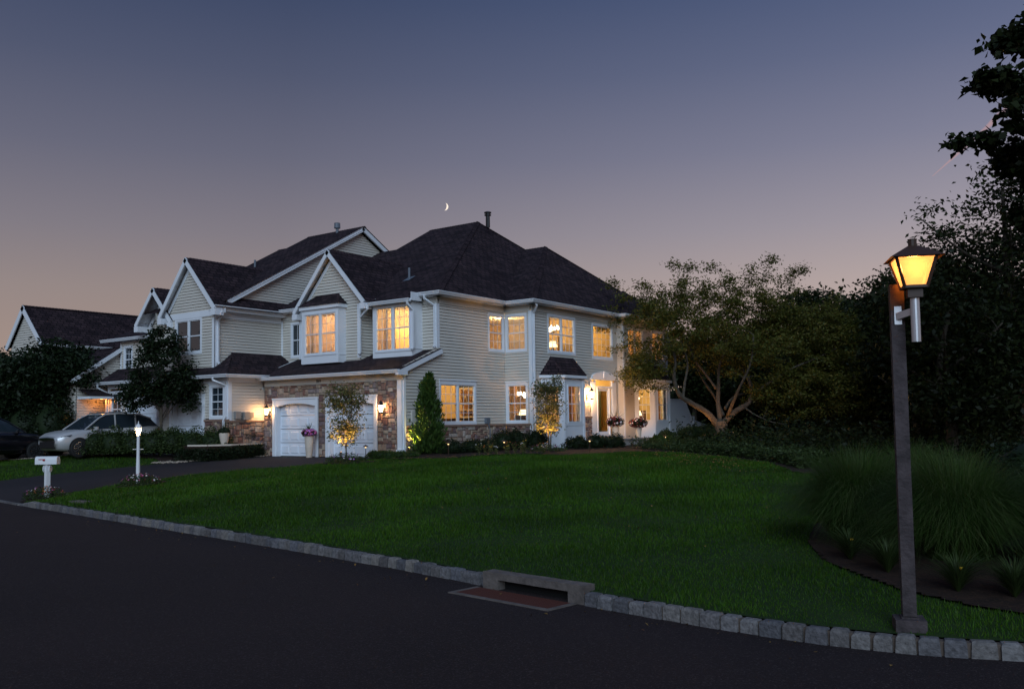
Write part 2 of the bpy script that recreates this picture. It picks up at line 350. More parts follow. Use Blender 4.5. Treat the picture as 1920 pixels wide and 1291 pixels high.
def sheet(name,P,m,dz,step=.2,res=None):
    P=[tuple(p) for p in P]; xs=np.array([p[0] for p in P]); ys=np.array([p[1] for p in P])
    gx=np.arange(xs.min(),xs.max()+step,step); gy=np.arange(ys.min(),ys.max()+step,step)
    X,Y=np.meshgrid(gx,gy,indexing='ij'); c=inpoly(X[:-1,:-1]+step/2,Y[:-1,:-1]+step/2,P)
    # pull cell corners outside polygon onto nearest edge for a smooth outline
    ins=inpoly(X,Y,P); px=X.ravel().copy(); py=Y.ravel().copy()
    bd=np.full(px.shape,1e9); bx=px.copy(); by=py.copy()
    for (x0,y0),(x1,y1) in zip(P,P[1:]+P[:1]):
        dx,dy=x1-x0,y1-y0; L2=dx*dx+dy*dy+1e-9
        t=np.clip(((px-x0)*dx+(py-y0)*dy)/L2,0,1); qx=x0+t*dx; qy=y0+t*dy; d=(px-qx)**2+(py-qy)**2
        k=d<bd; bd[k]=d[k]; bx[k]=qx[k]; by[k]=qy[k]
    o=~ins.ravel()|(bd<(step*.45)**2); near=o&(bd<(step*1.5)**2)
    px[near]=bx[near]; py[near]=by[near]
    Z=hgt(px,py)+dz; V=np.stack([px,py,Z],-1); I=np.arange(X.size).reshape(X.shape)
    Fc=np.stack([I[:-1,:-1],I[1:,:-1],I[1:,1:],I[:-1,1:]],-1)[c]
    used=np.unique(Fc); mp=np.zeros(X.size,int); mp[used]=np.arange(len(used))
    return npmesh(name,V[used],mp[Fc],m,smooth=True)
ground()
tag(sheet('driveway',DRIVE,M_DRIVE,.0),kind='structure')
tag(sheet('driveway',NDRIVE,M_DRIVE,.0,.3),kind='structure')
for P,s in ((BED,.2),(BEDR,.1),(NBED,.2),(BEDC,.12),(BEDM,.1),(BEDL,.1)): tag(sheet('mulch_bed',P,M_MULCH,.03,s),kind='structure')

def grass():
    n=1500000
    x=RNG.uniform(-39,8,n); y=RNG.uniform(8,30,n)
    d=np.hypot(x,y)
    keep=(y>cy(x)+.16)&(RNG.random(n)<np.clip((11/d)**1.3,.22,1))
    for P in (DRIVE,NDRIVE,BED,BEDR,NBED,BEDC,BEDM,BEDL): 
        keep&=~inpoly(x,y,P)
    keep&=~((x<-28)&(y>19.6))&~((x<-21.2)&(y>22.9))
    ang=np.degrees(np.arctan2(x,y)); keep&=(ang>-68)&(ang<-2)
    keep&=~((np.abs(x+21.35)<.42)&(np.abs(y-11.75)<.2))
    x,y,d=x[keep],y[keep],d[keep]; n=len(x); print('grass',n)
    z=hgt(x,y)-.004; h=RNG.uniform(.028,.062,n)*(1+.5*np.sin(x*1.7+np.sin(y*2.1))*np.sin(y*1.3))
    h*=np.clip(d/14,.9,1.5); w=.0032*np.clip(d/7,1,3.6)
    a=RNG.uniform(0,2*np.pi,n); lean=RNG.uniform(0,.75,n)*h; b=RNG.uniform(0,2*np.pi,n)
    p=np.stack([x,y,z],-1); s=np.stack([np.cos(a)*w,np.sin(a)*w,0*w],-1)
    tip=p+np.stack([np.cos(b)*lean,np.sin(b)*lean,h],-1)
    V=np.stack([p-s,p+s,tip],1).reshape(-1,3); Fc=np.arange(3*n).reshape(n,3)
    tag(npmesh('grass',V,Fc,M_GRASS),'short green grass covering the lawn','grass',kind='stuff')
grass()

# ------------------------------------------------------------------ kerb of granite setts
def kerb():
    xs=np.linspace(-24.2,6,4000); ys=cy(xs); s=np.concatenate([[0],np.cumsum(np.hypot(np.diff(xs),np.diff(ys)))])
    b=MB(); t=0.; r=random.Random(3)
    def at(t): return np.interp(t,s,xs),np.interp(t,s,ys)
    inlet0=np.interp(-6.72,xs,s); inlet1=np.interp(-5.12,xs,s)
    while t<s[-1]-.4:
        L=r.uniform(.175,.225)
        if inlet0-L+.02<t<inlet1: t=inlet1 if t>inlet0-.05 else t; 
        if inlet0<t+L*.5<inlet1: t=inlet1; continue
        (x0,y0),(x1,y1)=at(t+.008),at(t+L-.01); dx,dy=x1-x0,y1-y0; l=math.hypot(dx,dy); dx/=l; dy/=l; nx,ny=-dy,dx
        top=ZR+.14+r.uniform(-.012,.012); fr=r.uniform(-.015,.012)
        if t<.9: top=ZR+.03+.11*t/.9
        ring=[]
        for zz,ins in ((ZR-.05,0),(top-.03,.004),(top-.006,.016),(top,.035)):
            i=ins
            ring.append([(x0+dx*(i+r.uniform(-.006,.006))+nx*(fr+i),y0+dy*i+ny*(fr+i),zz+r.uniform(-.004,.004)),(x1-dx*(i+r.uniform(-.006,.006))+nx*(fr+i),y1-dy*i+ny*(fr+i),zz+r.uniform(-.004,.004)),
                         (x1-dx*i+nx*(.13-i),y1-dy*i+ny*(.13-i),zz),(x0+dx*i+nx*(.13-i),y0+dy*i+ny*(.13-i),zz)])
        n0=len(b.v)
        for q in ring: b.v+=q
        for k in range(3):
            for j in range(4):
                b.f.append((n0+k*4+j,n0+k*4+(j+1)%4,n0+k*4+4+(j+1)%4,n0+k*4+4+j)); b.m.append(0); b.uv.append(None)
        b.f.append((n0+12,n0+13,n0+14,n0+15)); b.m.append(0); b.uv.append(None)
        t+=L
    # bedding mortar behind / between setts
    ts=np.linspace(0.9,s[-1]-.3,160)
    for a,c in zip(ts[:-1],ts[1:]):
        if inlet0<a+.1<inlet1: continue
        (x0,y0),(x1,y1)=at(a),at(c); dx,dy=x1-x0,y1-y0; l=math.hypot(dx,dy); nx,ny=-dy/l,dx/l
        q=lambda x,y,w,z:(x+nx*w,y+ny*w,z)
        b.hexa([q(x0,y0,.03,ZR),q(x1,y1,.03,ZR),q(x1,y1,.12,ZR),q(x0,y0,.12,ZR),q(x0,y0,.03,ZR+.12),q(x1,y1,.03,ZR+.12),q(x1,y1,.12,ZR+.12),q(x0,y0,.12,ZR+.12)],1)
    # depressed kerb across the driveway mouth
    xs2=np.linspace(-33,-24.2,24)
    for x0,x1 in zip(xs2[:-1],xs2[1:]):
        y0,y1=float(cy(x0)),float(cy(x1))
        b.hexa([(x0,y0-.02,ZR-.02),(x1-.02,y1-.02,ZR-.02),(x1-.02,y1+.12,ZR-.02),(x0,y0+.12,ZR-.02),(x0,y0-.02,ZR+.035),(x1-.02,y1-.02,ZR+.035),(x1-.02,y1+.12,ZR+.035),(x0,y0+.12,ZR+.035)],0)
    tag(b.build('kerb',[M_GRAN,M_MORT]),kind='structure')
    # storm drain
    T=empty('storm_drain',(-5.9,8.5,ZR),'concrete kerb inlet with rusty grate set in the road edge','storm drain')
    A=Vector((-6.66,8.66,0)); B=Vector((-5.16,8.43,0)); d=(B-A).normalized(); n=Vector((-d.y,d.x,0)); L=(B-A).length
    Fm=(A,d,n); b=MB()
    r=random.Random(5)
    # hood: top slab, two cheeks, back
    def chip(u0,u1,w0,w1,z0,z1):
        k=6
        for i in range(k):
            a=u0+(u1-u0)*i/k; c=u0+(u1-u0)*(i+1)/k
            b.fbox(Fm,a,c,w0+r.uniform(0,.006),w1,z0,z1-r.uniform(0,.006))
    chip(-.03,L+.03,0,.19,ZR+.12,ZR+.205)
    b.fbox(Fm,-.03,.22,.004,.185,ZR-.05,ZR+.121); b.fbox(Fm,L-.2,L+.03,.004,.185,ZR-.05,ZR+.121)
    b.build('hood',M_CONC,T)
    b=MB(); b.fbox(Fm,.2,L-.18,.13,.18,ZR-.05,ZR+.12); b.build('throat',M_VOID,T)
    b=MB(); g0=-.42; zt=ZR+.012
    b.fbox(Fm,-.12,L-.06,g0-.06,g0,ZR-.02,zt); b.fbox(Fm,-.12,-.06,g0,-.01,ZR-.02,zt); b.fbox(Fm,L-.12,L-.06,g0,-.01,ZR-.02,zt)
    b.build('rim',M_CONC,T)
    b=MB(); 
    for i in range(13):
        w=g0+.012+i*(abs(g0)-.02)/13
        b.fbox(Fm,-.06,L-.12,w,w+.011,ZR-.01,zt-.002,0)
    for i in range(22):
        u=-.05+i*(L-.09)/21.; b.fbox(Fm,u,u+.009,g0,-.01,ZR-.01,zt-.004,0)
    b.fbox(Fm,-.06,L-.12,g0,-.01,ZR-.02,ZR+.002,1)
    b.build('grate',[M_RUST,M_VOID],T)
kerb()

# ------------------------------------------------------------------ house components
FX=lambda x:((x,0,0),(0,1),(1,0))      # wall facing +X, u = Y
FY=lambda y:((0,y,0),(1,0),(0,-1))     # wall facing -Y, u = X
def siding(b,F,poly,holes=(),c=.114,m=0):
    zs=[p[1] for p in poly]; z0,z1=min(zs),max(zs); P,u,n=F
    def cuts(z):
        o=[]
        for (a,za),(d,zd) in zip(poly,poly[1:]+poly[:1]):
            if (za>z)!=(zd>z): o.append(a+(d-a)*(z-za)/(zd-za))
        return sorted(o)
    k=math.floor(z0/c)
    q=lambda a,w,z:(P[0]+u[0]*a+n[0]*w,P[1]+u[1]*a+n[1]*w,z)
    while k*c<z1:
        a,d=max(z0,k*c),min(z1,(k+1)*c); k+=1
        if d-a<.005: continue
        lo,hi=cuts(a+.001),cuts(d-.001); mid=cuts((a+d)/2)
        if len(lo)!=len(mid): lo=mid
        if len(hi)!=len(mid): hi=mid
        for i in range(0,len(mid)-1,2):
            seg=[(lo[i],lo[i+1],hi[i],hi[i+1])]
            for (h0,h1,g0,g1) in holes:
                if g0<(a+d)/2<g1:
                    ns=[]
                    for (l0,l1,t0,t1) in seg:
                        if h1<=l0 or h0>=l1: ns.append((l0,l1,t0,t1)); continue
                        if h0>l0: ns.append((l0,h0,t0,h0))
                        if h1<l1: ns.append((h1,l1,h1,t1))
                    seg=ns
            for (l0,l1,t0,t1) in seg:
                if l1-l0<.01: continue
                g=min(.022,(d-a)*.3)
                b.poly([q(l0,.028,a),q(l1,.028,a),q(t1,.010,d-g),q(t0,.010,d-g)],m)
                b.poly([q(l0,-.012,a),q(l1,-.012,a),q(l1,.028,a),q(l0,.028,a)],m)
                b.poly([q(t0,.010,d-g),q(t1,.010,d-g),q(t1,-.012,d-g),q(t0,-.012,d-g)],m)
                b.poly([q(t0,-.012,d-g),q(t1,-.012,d-g),q(t1,-.012,d),q(t0,-.012,d)],m)
def trimboard(b,F,u0,u1,z0,z1,t=.03,m=1): b.fbox(F,u0,u1,-.02,t,z0,z1,m)
def window(parent,F,u0,u1,z0,z1,units=1,tr=.09,grid=(3,2),blind=None,lit=True,head=0,name='window',sash=True,proud=.035,label=None,mat_=None):
    """frame (part) with pane and blind as sub-parts"""
    M=mat_ or M_TRIM
    b=MB()
    b.fbox(F,u0,u1,-.03,proud,z0,z0+tr); b.fbox(F,u0,u1,-.03,proud,z1-tr-head,z1)
    b.fbox(F,u0,u0+tr,-.03,proud-.002,z0+tr,z1-tr-head); b.fbox(F,u1-tr,u1,-.03,proud-.002,z0+tr,z1-tr-head)
    if head: b.fbox(F,u0-.02,u1+.02,-.03,proud+.03,z1-.03,z1+.01)
    iu0,iu1,iz0,iz1=u0+tr,u1-tr,z0+tr,z1-tr-head
    W=(iu1-iu0-(units-1)*.07)/units
    pb=MB(); bb=MB()
    P,u,n=F
    for k in range(units):
        a=iu0+k*(W+.07); c=a+W
        if k: b.fbox(F,a-.07,a,-.04,proud-.006,iz0,iz1)
        s=.035
        b.fbox(F,a,a+s,-.06,.008,iz0,iz1); b.fbox(F,c-s,c,-.06,.008,iz0,iz1)
        b.fbox(F,a+s,c-s,-.06,.008,iz0,iz0+s+.01); b.fbox(F,a+s,c-s,-.06,.008,iz1-s,iz1)
        zm=(iz0+iz1)/2
        if sash: b.fbox(F,a+s,c-s,-.062,.012,zm-.022,zm+.022)
        gx,gz=grid
        for i in range(1,gx):
            x=a+s+(c-a-2*s)*i/gx; b.fbox(F,x-.008,x+.008,-.035,-.02,iz0+s,iz1-s)
        halves=[(iz0+s,zm-.022),(zm+.022,iz1-s)] if sash else [(iz0+s,iz1-s)]
        for h0,h1 in halves:
            for i in range(1,gz):
                z=h0+(h1-h0)*i/gz; b.fbox(F,a+s,c-s,-.036,-.019,z-.008,z+.008)
        q=lambda x,w,z:(P[0]+u[0]*x+n[0]*w,P[1]+u[1]*x+n[1]*w,z)
        pb.poly([q(a+s,-.03,iz0+s),q(c-s,-.03,iz0+s),q(c-s,-.03,iz1-s),q(a+s,-.03,iz1-s)])
        if blind:
            kind=blind[k] if isinstance(blind,(list,tuple)) else blind
            if kind:
                bot=iz0+s if kind!='half' else zm
                z=iz1-s-.02; tilt={'open':.012,'full':.030,'half':.030,'closed':.034}[kind]
                while z>bot+.02:
                    w0,w1=-.10,-.065
                    bb.poly([q(a+s,w1,z-tilt/2),q(c-s,w1,z-tilt/2),q(c-s,w0,z+tilt/2),q(a+s,w0,z+tilt/2)]); z-=.042 if kind!='closed' else .034
                if kind=='half': pass
    o=b.build(name,M,parent)
    if label: o['label']=label
    pb.build('pane',M_GLASS if lit else M_DGLASS,o)
    if bb.v: bb.build('blind',M_BLIND if lit else M_DBLIND,o)
    return o
def room(parent,x0,x1,y0,y1,z0,z1,open_='',mat_=None,power=0,lpos=None,col=(1,.72,.40),rad=.12):
    """inward facing room shell; open_ lists the sides left out"""
    b=MB()
    if 'x' not in open_: b.poly([(x0,y0,z0),(x0,y1,z0),(x0,y1,z1),(x0,y0,z1)])
    if 'X' not in open_: b.poly([(x1,y0,z0),(x1,y1,z0),(x1,y1,z1),(x1,y0,z1)])
    if 'y' not in open_: b.poly([(x0,y0,z0),(x1,y0,z0),(x1,y0,z1),(x0,y0,z1)])
    if 'Y' not in open_: b.poly([(x0,y1,z0),(x1,y1,z0),(x1,y1,z1),(x0,y1,z1)])
    b.poly([(x0,y0,z1),(x1,y0,z1),(x1,y1,z1),(x0,y1,z1)],1); b.poly([(x0,y0,z0),(x1,y0,z0),(x1,y1,z0),(x0,y1,z0)],2)
    o=b.build('room',[mat_ or M_ROOM,M_CEIL,M_WOODF],parent)
    if power: lamp('room_light',lpos,power*1.5,col,rad,parent)
    return o
def gutter(parent,pts,name='gutter',side=1,closed=False,w=.12,hgt_=.12,mat_=None):
    pts=[Vector(p) for p in pts]; prof=[(0,0),(0,-hgt_),(w*.55,-hgt_),(w*.8,-hgt_*.45),(w,-hgt_*.25),(w,0),(w*.9,0),(w*.9,-.02),(.01,-.02)]
    b=MB(); rings=[]
    for i,p in enumerate(pts):
        def nrm(a,c):
            d=(c-a); d.z=0; d.normalize(); return Vector((d.y,-d.x,0))*side
        n0=nrm(pts[i-1],p) if i else None; n1=nrm(p,pts[i+1]) if i<len(pts)-1 else None
        if n0 is None: nn=n1
        elif n1 is None: nn=n0
        else: nn=(n0+n1); nn=nn/max(.3,nn.length_squared/2)
        rings.append([p+nn*a+Vector((0,0,z)) for a,z in prof])
    n=len(prof)
    for R in rings: b.v+=[tuple(x) for x in R]
    for i in range(len(rings)-1):
        for j in range(n):
            b.f.append((i*n+j,i*n+(j+1)%n,(i+1)*n+(j+1)%n,(i+1)*n+j)); b.m.append(0); b.uv.append(None)
    b.f.append(tuple(range(n))); b.m.append(0); b.uv.append(None)
    b.f.append(tuple(range((len(rings)-1)*n,len(rings)*n))[::-1]); b.m.append(0); b.uv.append(None)
    return b.build(name,mat_ or M_TRIM,parent)
def downspout(parent,pts,r=.048):
    b=MB(); b.tube(pts,r,4)
    for p in pts[2:-1]: 
        x,y,z=p
    return b.build('downspout',M_TRIM,parent)
def rpoly(b,pts,m=0,th=0):
    """roof polygon with UV metres along eave / up the slope"""
    V=[Vector(p) for p in pts]; n=Vector((0,0,0))
    for i in range(1,len(V)-1): n+=(V[i]-V[0]).cross(V[i+1]-V[0])
    n.normalize()
    if n.z<0: V=V[::-1]; n=-n
    e=Vector((0,0,1)).cross(n); e=e.normalized() if e.length>1e-4 else Vector((1,0,0)); s=n.cross(e)
    b.poly([tuple(v) for v in V],m,[(v.dot(e),v.dot(s)) for v in V])
def cap(b,p,q,w=.13,up=.02,m=0,drop=None):
    """ridge / hip cap as overlapping shingle pieces"""
    p,q=Vector(p),Vector(q); d=q-p; L=d.length; d.normalize(); s=d.cross(Vector((0,0,1))).normalized(); k=max(1,int(L/.16))
    drop=drop or (.53 if abs(d.z)<.05 else .47)
    for i in range(k):
        a=p+d*(L*i/k); c=p+d*(L*(i+1.25)/k); u0=Vector((0,0,up+.012)); u1=Vector((0,0,up))
        for sg in (1,-1):
            x=[a+u0,c+u1,c+u1+s*sg*w-Vector((0,0,w*drop)),a+u0+s*sg*w-Vector((0,0,w*drop))]
            if sg<0: x=x[::-1]
            b.poly([tuple(v) for v in x],m,[(i*.3+.1,.04),(i*.3+.2,.04),(i*.3+.2,.11),(i*.3+.1,.11)])
def bar(b,p,q,w,h,m=0,up=(0,0,1)):
    """rectangular beam from p to q: w sideways, h along 'up'"""
    p,q=Vector(p),Vector(q); d=(q-p).normalized(); U=Vector(up); s=d.cross(U).normalized(); U=s.cross(d)
    o=[]
    for e in (p,q):
        for a,c in ((-1,-1),(1,-1),(1,1),(-1,1)): o.append(tuple(e+s*(a*w/2)+U*(c*h/2)))
    b.hexa(o,m)
def stone_wall(parent,F,u0,u1,z0,z1,holes=(),seed=1,name='stone_veneer'):
    r=random.Random(seed); c=.082; nu=int(round((u1-u0)/c)); nz=int(round((z1-z0)/c)); du=(u1-u0)/nu; dz=(z1-z0)/nz
    used=[[any(h[0]<u0+(i+.5)*du<h[1] and h[2]<z0+(j+.5)*dz<h[3] for h in holes) for i in range(nu)] for j in range(nz)]
    b=MB(); P,u,n=F; q=lambda a,w,z:(P[0]+u[0]*a+n[0]*w,P[1]+u[1]*a+n[1]*w,z)
    sizes=[(4,2),(3,2),(3,1),(2,1),(2,2),(4,1),(5,2),(3,3),(2,3),(4,3),(3,2),(2,2)]
    for j in range(nz):
        for i in range(nu):
            if used[j][i]: continue
            r.shuffle(sizes); w,h=1,1
            for sw,sh in sizes+[(2,1),(1,2),(1,1)]:
                if i+sw<=nu and j+sh<=nz and not any(used[jj][ii] for jj in range(j,j+sh) for ii in range(i,i+sw)): w,h=sw,sh; break
            for jj in range(j,j+h):
                for ii in range(i,i+w): used[jj][ii]=True
            g=.007; a,d=u0+i*du+g,u0+(i+w)*du-g; e,f=z0+j*dz+g,z0+(j+h)*dz-g; t=r.uniform(.028,.055); J=lambda:r.uniform(-.008,.008); k=.014
            n0=len(b.v)
            b.v+=[q(a,.012,e),q(d,.012,e),q(d,.012,f),q(a,.012,f)]
            ja=[(a+k+J(),e+k+J()),(d-k+J(),e+k+J()),(d-k+J(),f-k+J()),(a+k+J(),f-k+J())]
            b.v+=[q(x,t+J(),z) for x,z in ja]; b.v.append(q((a+d)/2+J(),t+.006,(e+f)/2+J()))
            for x in range(4):
                b.f.append((n0+x,n0+(x+1)%4,n0+4+(x+1)%4,n0+4+x)); b.m.append(0); b.uv.append(None)
                b.f.append((n0+4+x,n0+4+(x+1)%4,n0+8)); b.m.append(0); b.uv.append(None)
    # mortar bed, cut around the holes column by column
    cuts=sorted({u0,u1,*[x for h in holes for x in h[:2] if u0<x<u1]})
    for a,d in zip(cuts[:-1],cuts[1:]):
        segs=[(z0,z1)]
        for h in holes:
            if h[0]<(a+d)/2<h[1]:
                ns=[]
                for s0,s1 in segs:
                    if h[3]<=s0 or h[2]>=s1: ns.append((s0,s1)); continue
                    if h[2]>s0: ns.append((s0,h[2]))
                    if h[3]<s1: ns.append((h[3],s1))
                segs=ns
        for s0,s1 in segs: b.poly([q(a,.013,s0),q(d,.013,s0),q(d,.013,s1),q(a,.013,s1)],1)
    return b.build(name,[M_STONE,M_MORT],parent)
def garage_door(parent,F,u0,u1,z0,top,lite=False,tr=.13):
    """outer trim u0..u1, z0..top, arched header, four-section panel door set back"""
    b=MB(); P,u,n=F
    spring=top-.34; rise=.12
    b.fbox(F,u0,u0+tr,-.2,.065,z0,top-.06); b.fbox(F,u1-tr,u1,-.2,.065,z0,top-.06); b.fbox(F,u0-.02,u1+.02,-.05,.075,top-.06,top)
    iu0,iu1=u0+tr,u1-tr; N=14; q=lambda a,w,z:(P[0]+u[0]*a+n[0]*w,P[1]+u[1]*a+n[1]*w,z)
    A=[(iu0+(iu1-iu0)*i/N, spring+rise*(1-((2*i/N-1)**2))) for i in range(N+1)]
    for (a,za),(c,zc) in zip(A[:-1],A[1:]):
        b.poly([q(a,.045,za),q(c,.045,zc),q(c,.045,top-.06),q(a,.045,top-.06)])
        b.poly([q(a,-.1,za),q(c,-.1,zc),q(c,.045,zc),q(a,.045,za)])
    b.fbox(F,iu0,iu0+.07,-.2,.02,z0,spring+.02); b.fbox(F,iu1-.07,iu1,-.2,.02,z0,spring+.02)
    b.fbox(F,iu0,iu1,-.24,-.2,spring+rise-.02,top)
    o=b.build('garage_door_frame',M_TRIM,parent)
    b=MB(); H=spring+rise-z0+.06; a0,a1=iu0+.07,iu1-.07
    for s in range(4):
        s0=z0+.012+s*(H/4); s1=z0+(s+1)*H/4-.008
        w=-.185; b.fbox(F,a0,a1,w-.04,w,s0,s1)
        for k in range(4):
            p0=a0+(a1-a0)*k/4+.05; p1=a0+(a1-a0)*(k+1)/4-.05; e0,e1=s0+.09,s1-.09
            # raised panel with a groove
            V=[q(p0,w+.001,e0),q(p1,w+.001,e0),q(p1,w+.001,e1),q(p0,w+.001,e1)]
            i=.03; Q=[q(p0+i,w+.018,e0+i),q(p1-i,w+.018,e0+i),q(p1-i,w+.018,e1-i),q(p0+i,w+.018,e1-i)]
            for x in range(4): b.poly([V[x],V[(x+1)%4],Q[(x+1)%4],Q[x]])
            b.poly(Q)
    b.build('garage_door',M_GARD,parent)
def wall_lantern(parent,F,u,z,power=6,s=1.0,reach=.15):
    P,uu,n=F; b=MB()
    b.fbox(F,u-.05,u+.05,0,.03,z-.16*s,z+.02)
    b.fbox(F,u-.012,u+.012,.03,reach-.04,z-.03,z-.005)
    C=(P[0]+uu[0]*u+n[0]*reach,P[1]+uu[1]*u+n[1]*reach,z)
    b.lathe(C,[(.06*s,.09*s),(.085*s,.08*s),(.02*s,.17*s),(.008,.21*s)],8); b.lathe(C,[(.03*s,-.15*s),(.055*s,-.12*s),(.055*s,-.105*s)],8)
    for k in range(4):
        t=math.pi/4+k*math.pi/2; b.tube([(C[0]+.052*s*math.cos(t),C[1]+.052*s*math.sin(t),z-.11*s),(C[0]+.075*s*math.cos(t),C[1]+.075*s*math.sin(t),z+.085*s)],.006,4)
    o=b.build('wall_lantern',M_BLACK,parent)
    g=MB(); g.lathe(C,[(.035*s,-.1*s),(.055*s,0),(.06*s,.075*s)],8); g.build('lamp_glass',EM_SCONCE,o)
    lamp('lantern_light',(C[0],C[1],C[2]-.0),power,(1,.50,.19),.075*s,parent)
EM_SCONCE=emis('sconce_glow',(1,.66,.30),9,1)
EM_SHADE=emis('lampshade_glow',(1,.78,.42),2.6)
EM_BULB=emis('bulb_glow',(1,.86,.6),8)
EM_PATH=emis('path_lamp_glow',(1,.70,.30),2)

# ------------------------------------------------------------------ the corner house
def corner_house():
    H=empty('townhouse',(-24,27,0),'corner townhouse with lit windows, two arched garage doors and dark hipped roof','house')
    A=FX(-21.155); Bf=FY(29.05); Cf=FX(-19.85); D=FX(-19.55); E=FY(24.9); G=FY(24.25); GAR=FY(23.04)
    # ---- walls, each face a part
    b=MB(); siding(b,A,[(23.04,1.12),(29.05,1.12),(29.05,5.54),(24.9,5.54),(24.9,3.95),(23.04,3.2)],[(24.97,27.1,1.1,2.75),(27.95,28.98,3.96,5.45)]); 
    b.build('side_wall',M_SID,H)
    b=MB(); siding(b,Bf,[(-21.155,1.12),(-19.85,1.12),(-19.85,5.54),(-21.155,5.54)],[(-21.1,-20.1,1.1,2.75),(-21.0,-20.07,3.96,5.45)]); b.build('recess_wall',M_SID,H)
    b=MB(); siding(b,Cf,[(29.05,.15),(35.9,.15),(35.9,5.54),(29.05,5.54)],[(30.2,32.27,3.95,5.5),(33.7,35.47,3.88,5.4),(33.6,35.55,.5,3.1),(29.7,32.4,.2,2.95)]); b.build('entrance_wall',M_SID,H)
    b=MB(); siding(b,D,[(35.9,.15),(40.4,.15),(40.4,5.54),(35.9,5.54)],[(36.35,37.85,3.95,5.4),(38.75,40.05,3.95,5.4),(36.95,39.8,.2,2.95)])
    b.build('end_wall',M_SID,H); b=MB(); siding(b,FY(35.9),[(-19.85,.15),(-19.55,.15),(-19.55,5.54),(-19.85,5.54)]); b.build('end_wall',M_SID,H)
    b=MB(); siding(b,E,[(-29.7,3.7),(-27.6,3.7),(-27.6,5.54),(-29.7,5.54)],[(-29.08,-28.4,3.98,5.35)]); b.build('upper_wall',M_SID,H)
    b=MB(); siding(b,E,[(-24.45,3.7),(-21.155,3.7),(-21.155,5.54),(-24.45,5.54)],[(-23.6,-22.05,3.9,5.5)]); 
    b.build('upper_wall',M_SID,H); b=MB(); siding(b,FX(-24.41),[(24.25,3.6),(24.9,3.6),(24.9,5.6),(24.25,5.6)]); b.build('upper_wall',M_SID,H)
    b=MB(); siding(b,G,[(-27.67,3.5),(-24.41,3.5),(-24.41,5.82),(-25.96,7.62),(-27.67,5.7)],[(-27.0,-25.35,3.9,5.5)]); b.build('gable_wall',M_SID,H)
    b=MB(); siding(b,FX(-28.47),[(23.04,.0),(25,.0),(25,3.2),(23.04,3.2)]); b.build('garage_side_wall',M_SID,H)
    # ---- trims: corner boards, friezes
    b=Each('corner_board',M_TRIM,H)
    trimboard(b,A,23.04,23.15,.08,3.0,.035,0); b.box(-21.36,-21.157,22.955,23.04,.08,2.70,0); b.box(-21.40,-21.117,22.93,23.06,.08,.30)
    trimboard(b,A,24.82,24.99,3.93,5.54,.03,0); b.box(-21.28,-21.127,24.866,24.9,3.9,5.54,0)
    trimboard(b,Cf,29.03,29.15,.12,5.54,.03,0); b.box(-19.97,-19.822,29.014,29.05,.12,5.54)
    trimboard(b,D,35.9,36.0,.12,5.54,.03,0); trimboard(b,D,40.3,40.42,.12,5.54,.03,0)
    b.box(-24.55,-24.385,24.215,24.25,3.7,5.75); b.box(-27.70,-27.55,24.215,24.25,3.6,5.6); b.box(-29.72,-29.6,24.87,24.9,3.7,5.54)
    b=Each('frieze',M_FRIEZE,H); trimboard(b,A,24.99,29.02,5.54,5.80,.03,0); b.box(-21.12,-19.9,29.02,29.05,5.54,5.80); trimboard(b,Cf,29.05,35.9,5.54,5.80,.034,0); trimboard(b,D,35.9,40.4,5.54,5.80,.03,0)
    b.box(-29.7,-21.12,24.866,24.9,5.54,5.80)
    # ---- stone base and ledge
    stone_wall(H,A,23.1,29.05,.02,1.05,(),4); stone_wall(H,Bf,-21.1,-19.85,.02,1.05,(),5); stone_wall(H,Cf,29.05,29.72,.02,1.05,(),6); stone_wall(H,Cf,32.6,33.62,.02,1.3,(),8)
    b=Each('stone_ledge',M_LEDGE,H); trimboard(b,A,23.15,29.02,1.05,1.12,.075,0); b.box(-21.1,-19.9,28.972,29.05,1.05,1.12); trimboard(b,Cf,29.1,29.72,1.05,1.12,.075,0); trimboard(b,Cf,32.5,33.5,1.3,1.37,.075,0)
    # ---- garage front
    d1=(-27.95,-25.4); d2=(-24.98,-22.37)
    stone_wall(H,GAR,-28.47,-21.36,.0,2.70,[(d1[0]-.0,d1[1]+.0,-.1,2.22),(d2[0]-.0,d2[1]+.0,-.1,2.22)],2)
    garage_door(H,GAR,*d1,0,2.23); garage_door(H,GAR,*d2,0,2.23)
    b=MB(); b.box(-28.5,-21.12,22.985,23.04,2.70,2.95); b.box(-28.5,-28.44,22.985,25,2.70,2.95); b.build('frieze',M_FRIEZE,H)
    b=MB(); b.box(-28.6,-21.0,22.72,23.04,2.93,2.95); b.build('soffit',M_TRIM,H)
    for u in (-28.14,-22.02): wall_lantern(H,FY(22.99),u,1.74,34,1.35)
    # numbers
    cu=bpy.data.curves.new('house_number','FONT'); cu.body='869'; cu.size=.17; cu.extrude=.004; cu.materials.append(M_BLACK)
    dg=bpy.context.evaluated_depsgraph_get(); t=bpy.data.objects.new('t',cu); COL.objects.link(t); dg.update()
    me=bpy.data.meshes.new_from_object(t.evaluated_get(bpy.context.evaluated_depsgraph_get())); bpy.data.objects.remove(t)
    o=bpy.data.objects.new('house_number',me); COL.objects.link(o); o.parent=H; o.location=Vector((-25.46,22.978,2.755))-off(H); o.rotation_euler=(math.pi/2,0,0)
    # camera on the garage corner
    b=MB(); b.lathe((-28.56,22.98,2.62),[(.03,-.04),(.05,-.02),(.05,.05),(.03,.07)],10); b.tube([(-28.56,22.97,2.62),(-28.56,22.86,2.60)],.035,8,1); b.build('security_camera',[M_WHITE,M_BLACK],H)
    # ---- garage roof
    s=.378; Z=lambda y:3.03+s*(y-22.7)
